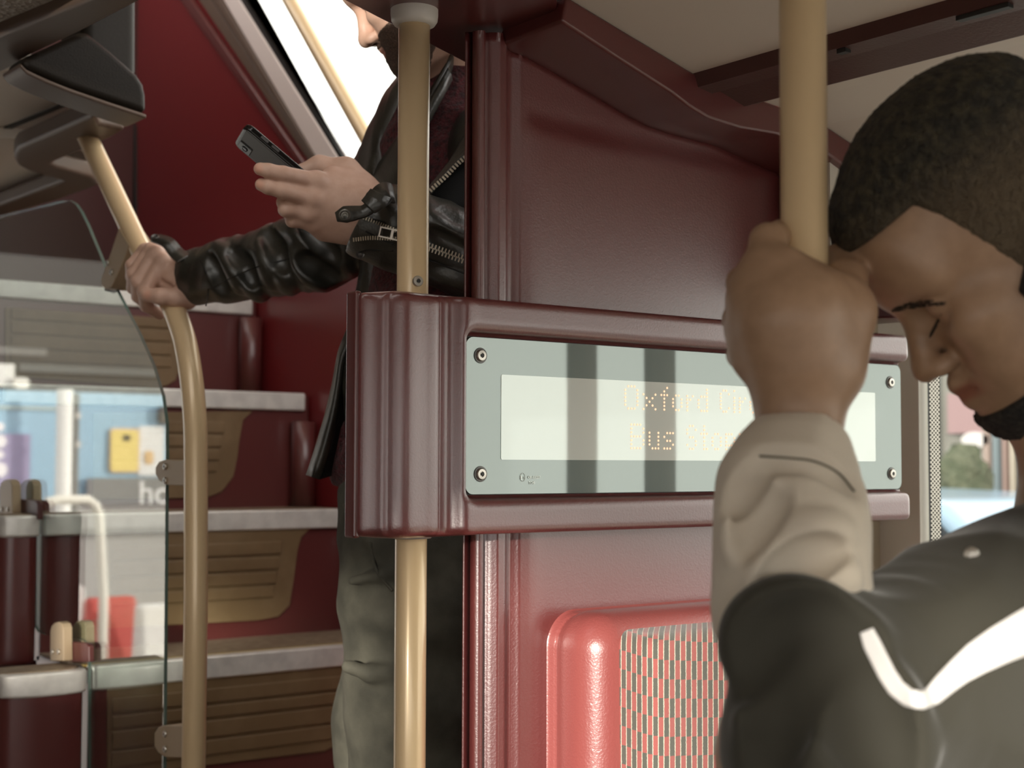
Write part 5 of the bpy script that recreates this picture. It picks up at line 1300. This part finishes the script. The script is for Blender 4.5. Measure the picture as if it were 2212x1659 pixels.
band_ = empty('sign_board', mir(270, 1058, YH - 0.04), 'grey sign board with large white letters low on the pale blue hoarding', 'sign')
mrect(188, 372, 1033, 1090, YH - 0.065, 0.02).build('panel', pm('sign_grey', (0.22, 0.22, 0.22)), band_)
q0 = mir(294, 1090, YH - 0.045)
text_mesh('hot', 0.24, (q0[0], YH - 0.068, q0[2] + 0.005), (-1, 0, 0), (0, 0, 1), pm('sign_letters', (0.9, 0.88, 0.86)), 'lettering', band_, depth=0.002)
mrect(346, 380, 878, 916, YH - 0.06, 0.05, 0.02).build('lamp_box', pm('lamp_box_grey', (0.10, 0.095, 0.085)), hoard)
# plastic barriers, red and white in turn
for i, (x0, x1, y0, colr, nm) in enumerate(((60, 178, 1268, (0.80, 0.76, 0.72), 'white'), (184, 288, 1292, (0.52, 0.075, 0.06), 'red'), (294, 400, 1306, (0.80, 0.76, 0.72), 'white'))):
    Yq = 9.0 - 0.36*i; A = mir(x0, y0, Yq); B = mir(x1, y0, Yq); X0, X1 = sorted((A[0], B[0]))
    lab = ['white plastic road barrier left of the red barrier mirrored in the stair glass', 'red plastic road barrier between two white ones, mirrored in the stair glass', 'white plastic road barrier right of the red barrier, by the stair glass edge'][i]
    br_ = empty('road_barrier', ((X0+X1)/2, Yq, gz), lab, 'road barrier', 'plastic road barriers behind the bus')
    m_ = pm('barrier_' + nm, colr, 0.45)
    MB().prism([(X0, Yq - 0.12, gz + 0.06), (X0, Yq + 0.12, gz + 0.06), (X0, Yq + 0.05, A[2]), (X0, Yq - 0.05, A[2])], (X1 - X0, 0, 0)).build('body', m_, br_, bevel=0.03, seg=3)
    for xx in (X0 + 0.06, X1 - 0.06): MB().box((xx - 0.05, Yq - 0.15, gz), (xx + 0.05, Yq + 0.15, gz + 0.07)).build('foot', m_, br_, bevel=0.01)
hoop = empty('hoop_barrier', (mir(140, 1200, 7.9)[0], 7.9, gz), 'cream tubular hoop barrier in front of the plastic road barriers', 'barrier')
hp_ = [mir(x, y, 7.9) for x, y in ((92, 1100), (104, 1084), (125, 1079), (190, 1080), (205, 1092), (213, 1115), (222, 1290))]
hp_ = [np.array((hp_[0][0], 7.9, gz))] + hp_ + [np.array((hp_[-1][0], 7.9, gz))]
MB().tube(hp_, 0.026, 12).build('tube', pm('hoop_cream', (0.82, 0.77, 0.68)), hoop, smooth=True)
structure('pavement', MB().box((-9, 7.2, -0.30), (3, 12, -0.27)), pm('pavement_slab', (0.36, 0.34, 0.31), 0.85))

# seen through the right-hand window
XF = 9.0
def frect(x0, x1, y0, y1, X, t=0.05):
    A = atX(x0, y0, X); B = atX(x1, y1, X)
    Y0, Y1 = sorted((A[1], B[1])); Z0, Z1 = sorted((A[2], B[2])); return MB().box((X, Y0, max(Z0, gz)), (X + t, Y1, Z1))
bl_ = empty('shop_building', (XF + 1, 5.6, gz), 'pale shop front across the street seen through the right window', 'building')
A = atX(1975, 640, XF); B = atX(2300, 640, XF)
MB().box((XF, B[1], gz), (XF + 2.5, A[1], A[2])).build('wall', pm('facade', (0.155, 0.150, 0.135)), bl_)
frect(1990, 2030, 760, 1120, XF - 0.04).build('window', pm('facade_glass', (0.10, 0.105, 0.10), 0.2), bl_)
frect(2046, 2142, 850, 935, XF - 0.08).build('sign_panel', pm('sign_pink', (0.21, 0.135, 0.14)), bl_)
P = [(p[0], p[1], p[2]) for p in [atX(2106 + 30*math.cos(t), 950 + 17*math.sin(t), XF - 0.10) for t in np.linspace(0, 2*math.pi, 24, endpoint=False)]]
MB().prism(P, (0.03, 0, 0)).build('sign_oval', pm('sign_white', (0.42, 0.40, 0.40)), bl_)
frect(2046, 2138, 968, 1100, XF - 0.03).build('window', pm('shop_pale', (0.24, 0.24, 0.22), 0.4), bl_)
for x0, x1, c in ((2122, 2140, (0.22, 0.17, 0.15)), (2142, 2160, (0.11, 0.14, 0.155)), (2163, 2176, (0.20, 0.14, 0.125)), (2180, 2192, (0.34, 0.30, 0.25)), (2196, 2240, (0.10, 0.095, 0.09))):
    frect(x0, x1, 872, 1260, XF - 0.10, 0.1).build('column', pm('column', c), bl_)
frect(1990, 2125, 1105, 1145, XF - 0.06).build('plinth', pm('plinth', (0.14, 0.13, 0.11)), bl_)
LEAFM = mat('shrub_leaf', (0.045, 0.055, 0.03), 0.8, vary=(14, (0.09, 0.095, 0.06), 0.4, 0.7), bump=('noise', 30, 1.0, 0.05))
tr = empty('potted_shrub', atX(2084, 1240, XF - 0.5), 'dark potted shrub standing before the pale shop front', 'shrub'); c = atX(2084, 1060, XF - 0.5); tr.location.z = gz
f = Field(c - (0.45, 0.45, 0.5), c + (0.45, 0.45, 0.5), 0.03); f.ell(c, (0.25, 0.16, 0.33)); f.ell(c + (0, 0.08, -0.2), (0.2, 0.16, 0.2), None, 0.05); f.disp(folds(2, 5, 0.05, 22)); f.build('foliage', LEAFM, tr)
MB().tube([(c[0], c[1], gz + 0.35), (c[0], c[1], c[2])], 0.03, 10).build('stem', pm('stem', (0.06, 0.045, 0.03)), tr); MB().lathe((c[0], c[1], gz), (0, 0, 1), [(0.16, 0), (0.22, 0.4)], 20).build('pot', pm('pot', (0.14, 0.10, 0.08)), tr)
# a light blue car at the kerb
cc = atX(2040, 1195, 7.2); car = empty('car', (7.2, cc[1], gz), 'pale blue car parked at the kerb beyond the right window', 'car')
def car_prof(s): return [(7.2 - 0.8 + (0 if True else 0), cc[1] + y*s, gz + z) for y, z in ((-2.0, 0.25), (-2.0, 0.70), (-1.1, 0.82), (-0.55, 1.32), (0.9, 1.36), (1.5, 0.90), (2.0, 0.82), (2.0, 0.25))]
MB().prism(car_prof(1.0), (1.6, 0, 0)).build('body', mat('car_blue', (0.20, 0.30, 0.40), 0.3, coat=0.6), car, bevel=0.06, seg=3)
for y0, y1, y2, y3 in ((-0.95, -0.50, 0.10, 0.10), (0.18, 0.18, 0.85, 1.25)):
    MB().prism([(6.39, cc[1] + y0, gz + 0.86), (6.39, cc[1] + y1, gz + 1.25), (6.39, cc[1] + y2, gz + 1.28), (6.39, cc[1] + y3, gz + 0.90)], (0.02, 0, 0)).build('side_window', mat('car_glass', (0.03, 0.035, 0.04), 0.1), car)
for y in (-1.25, 1.25):
    for x in (6.40, 7.82): MB().lathe((x, cc[1] + y, gz + 0.31), (1, 0, 0), [(0.31, 0), (0.31, 0.18), (0.2, 0.19)], 24).build('wheel', BLACKR, car)
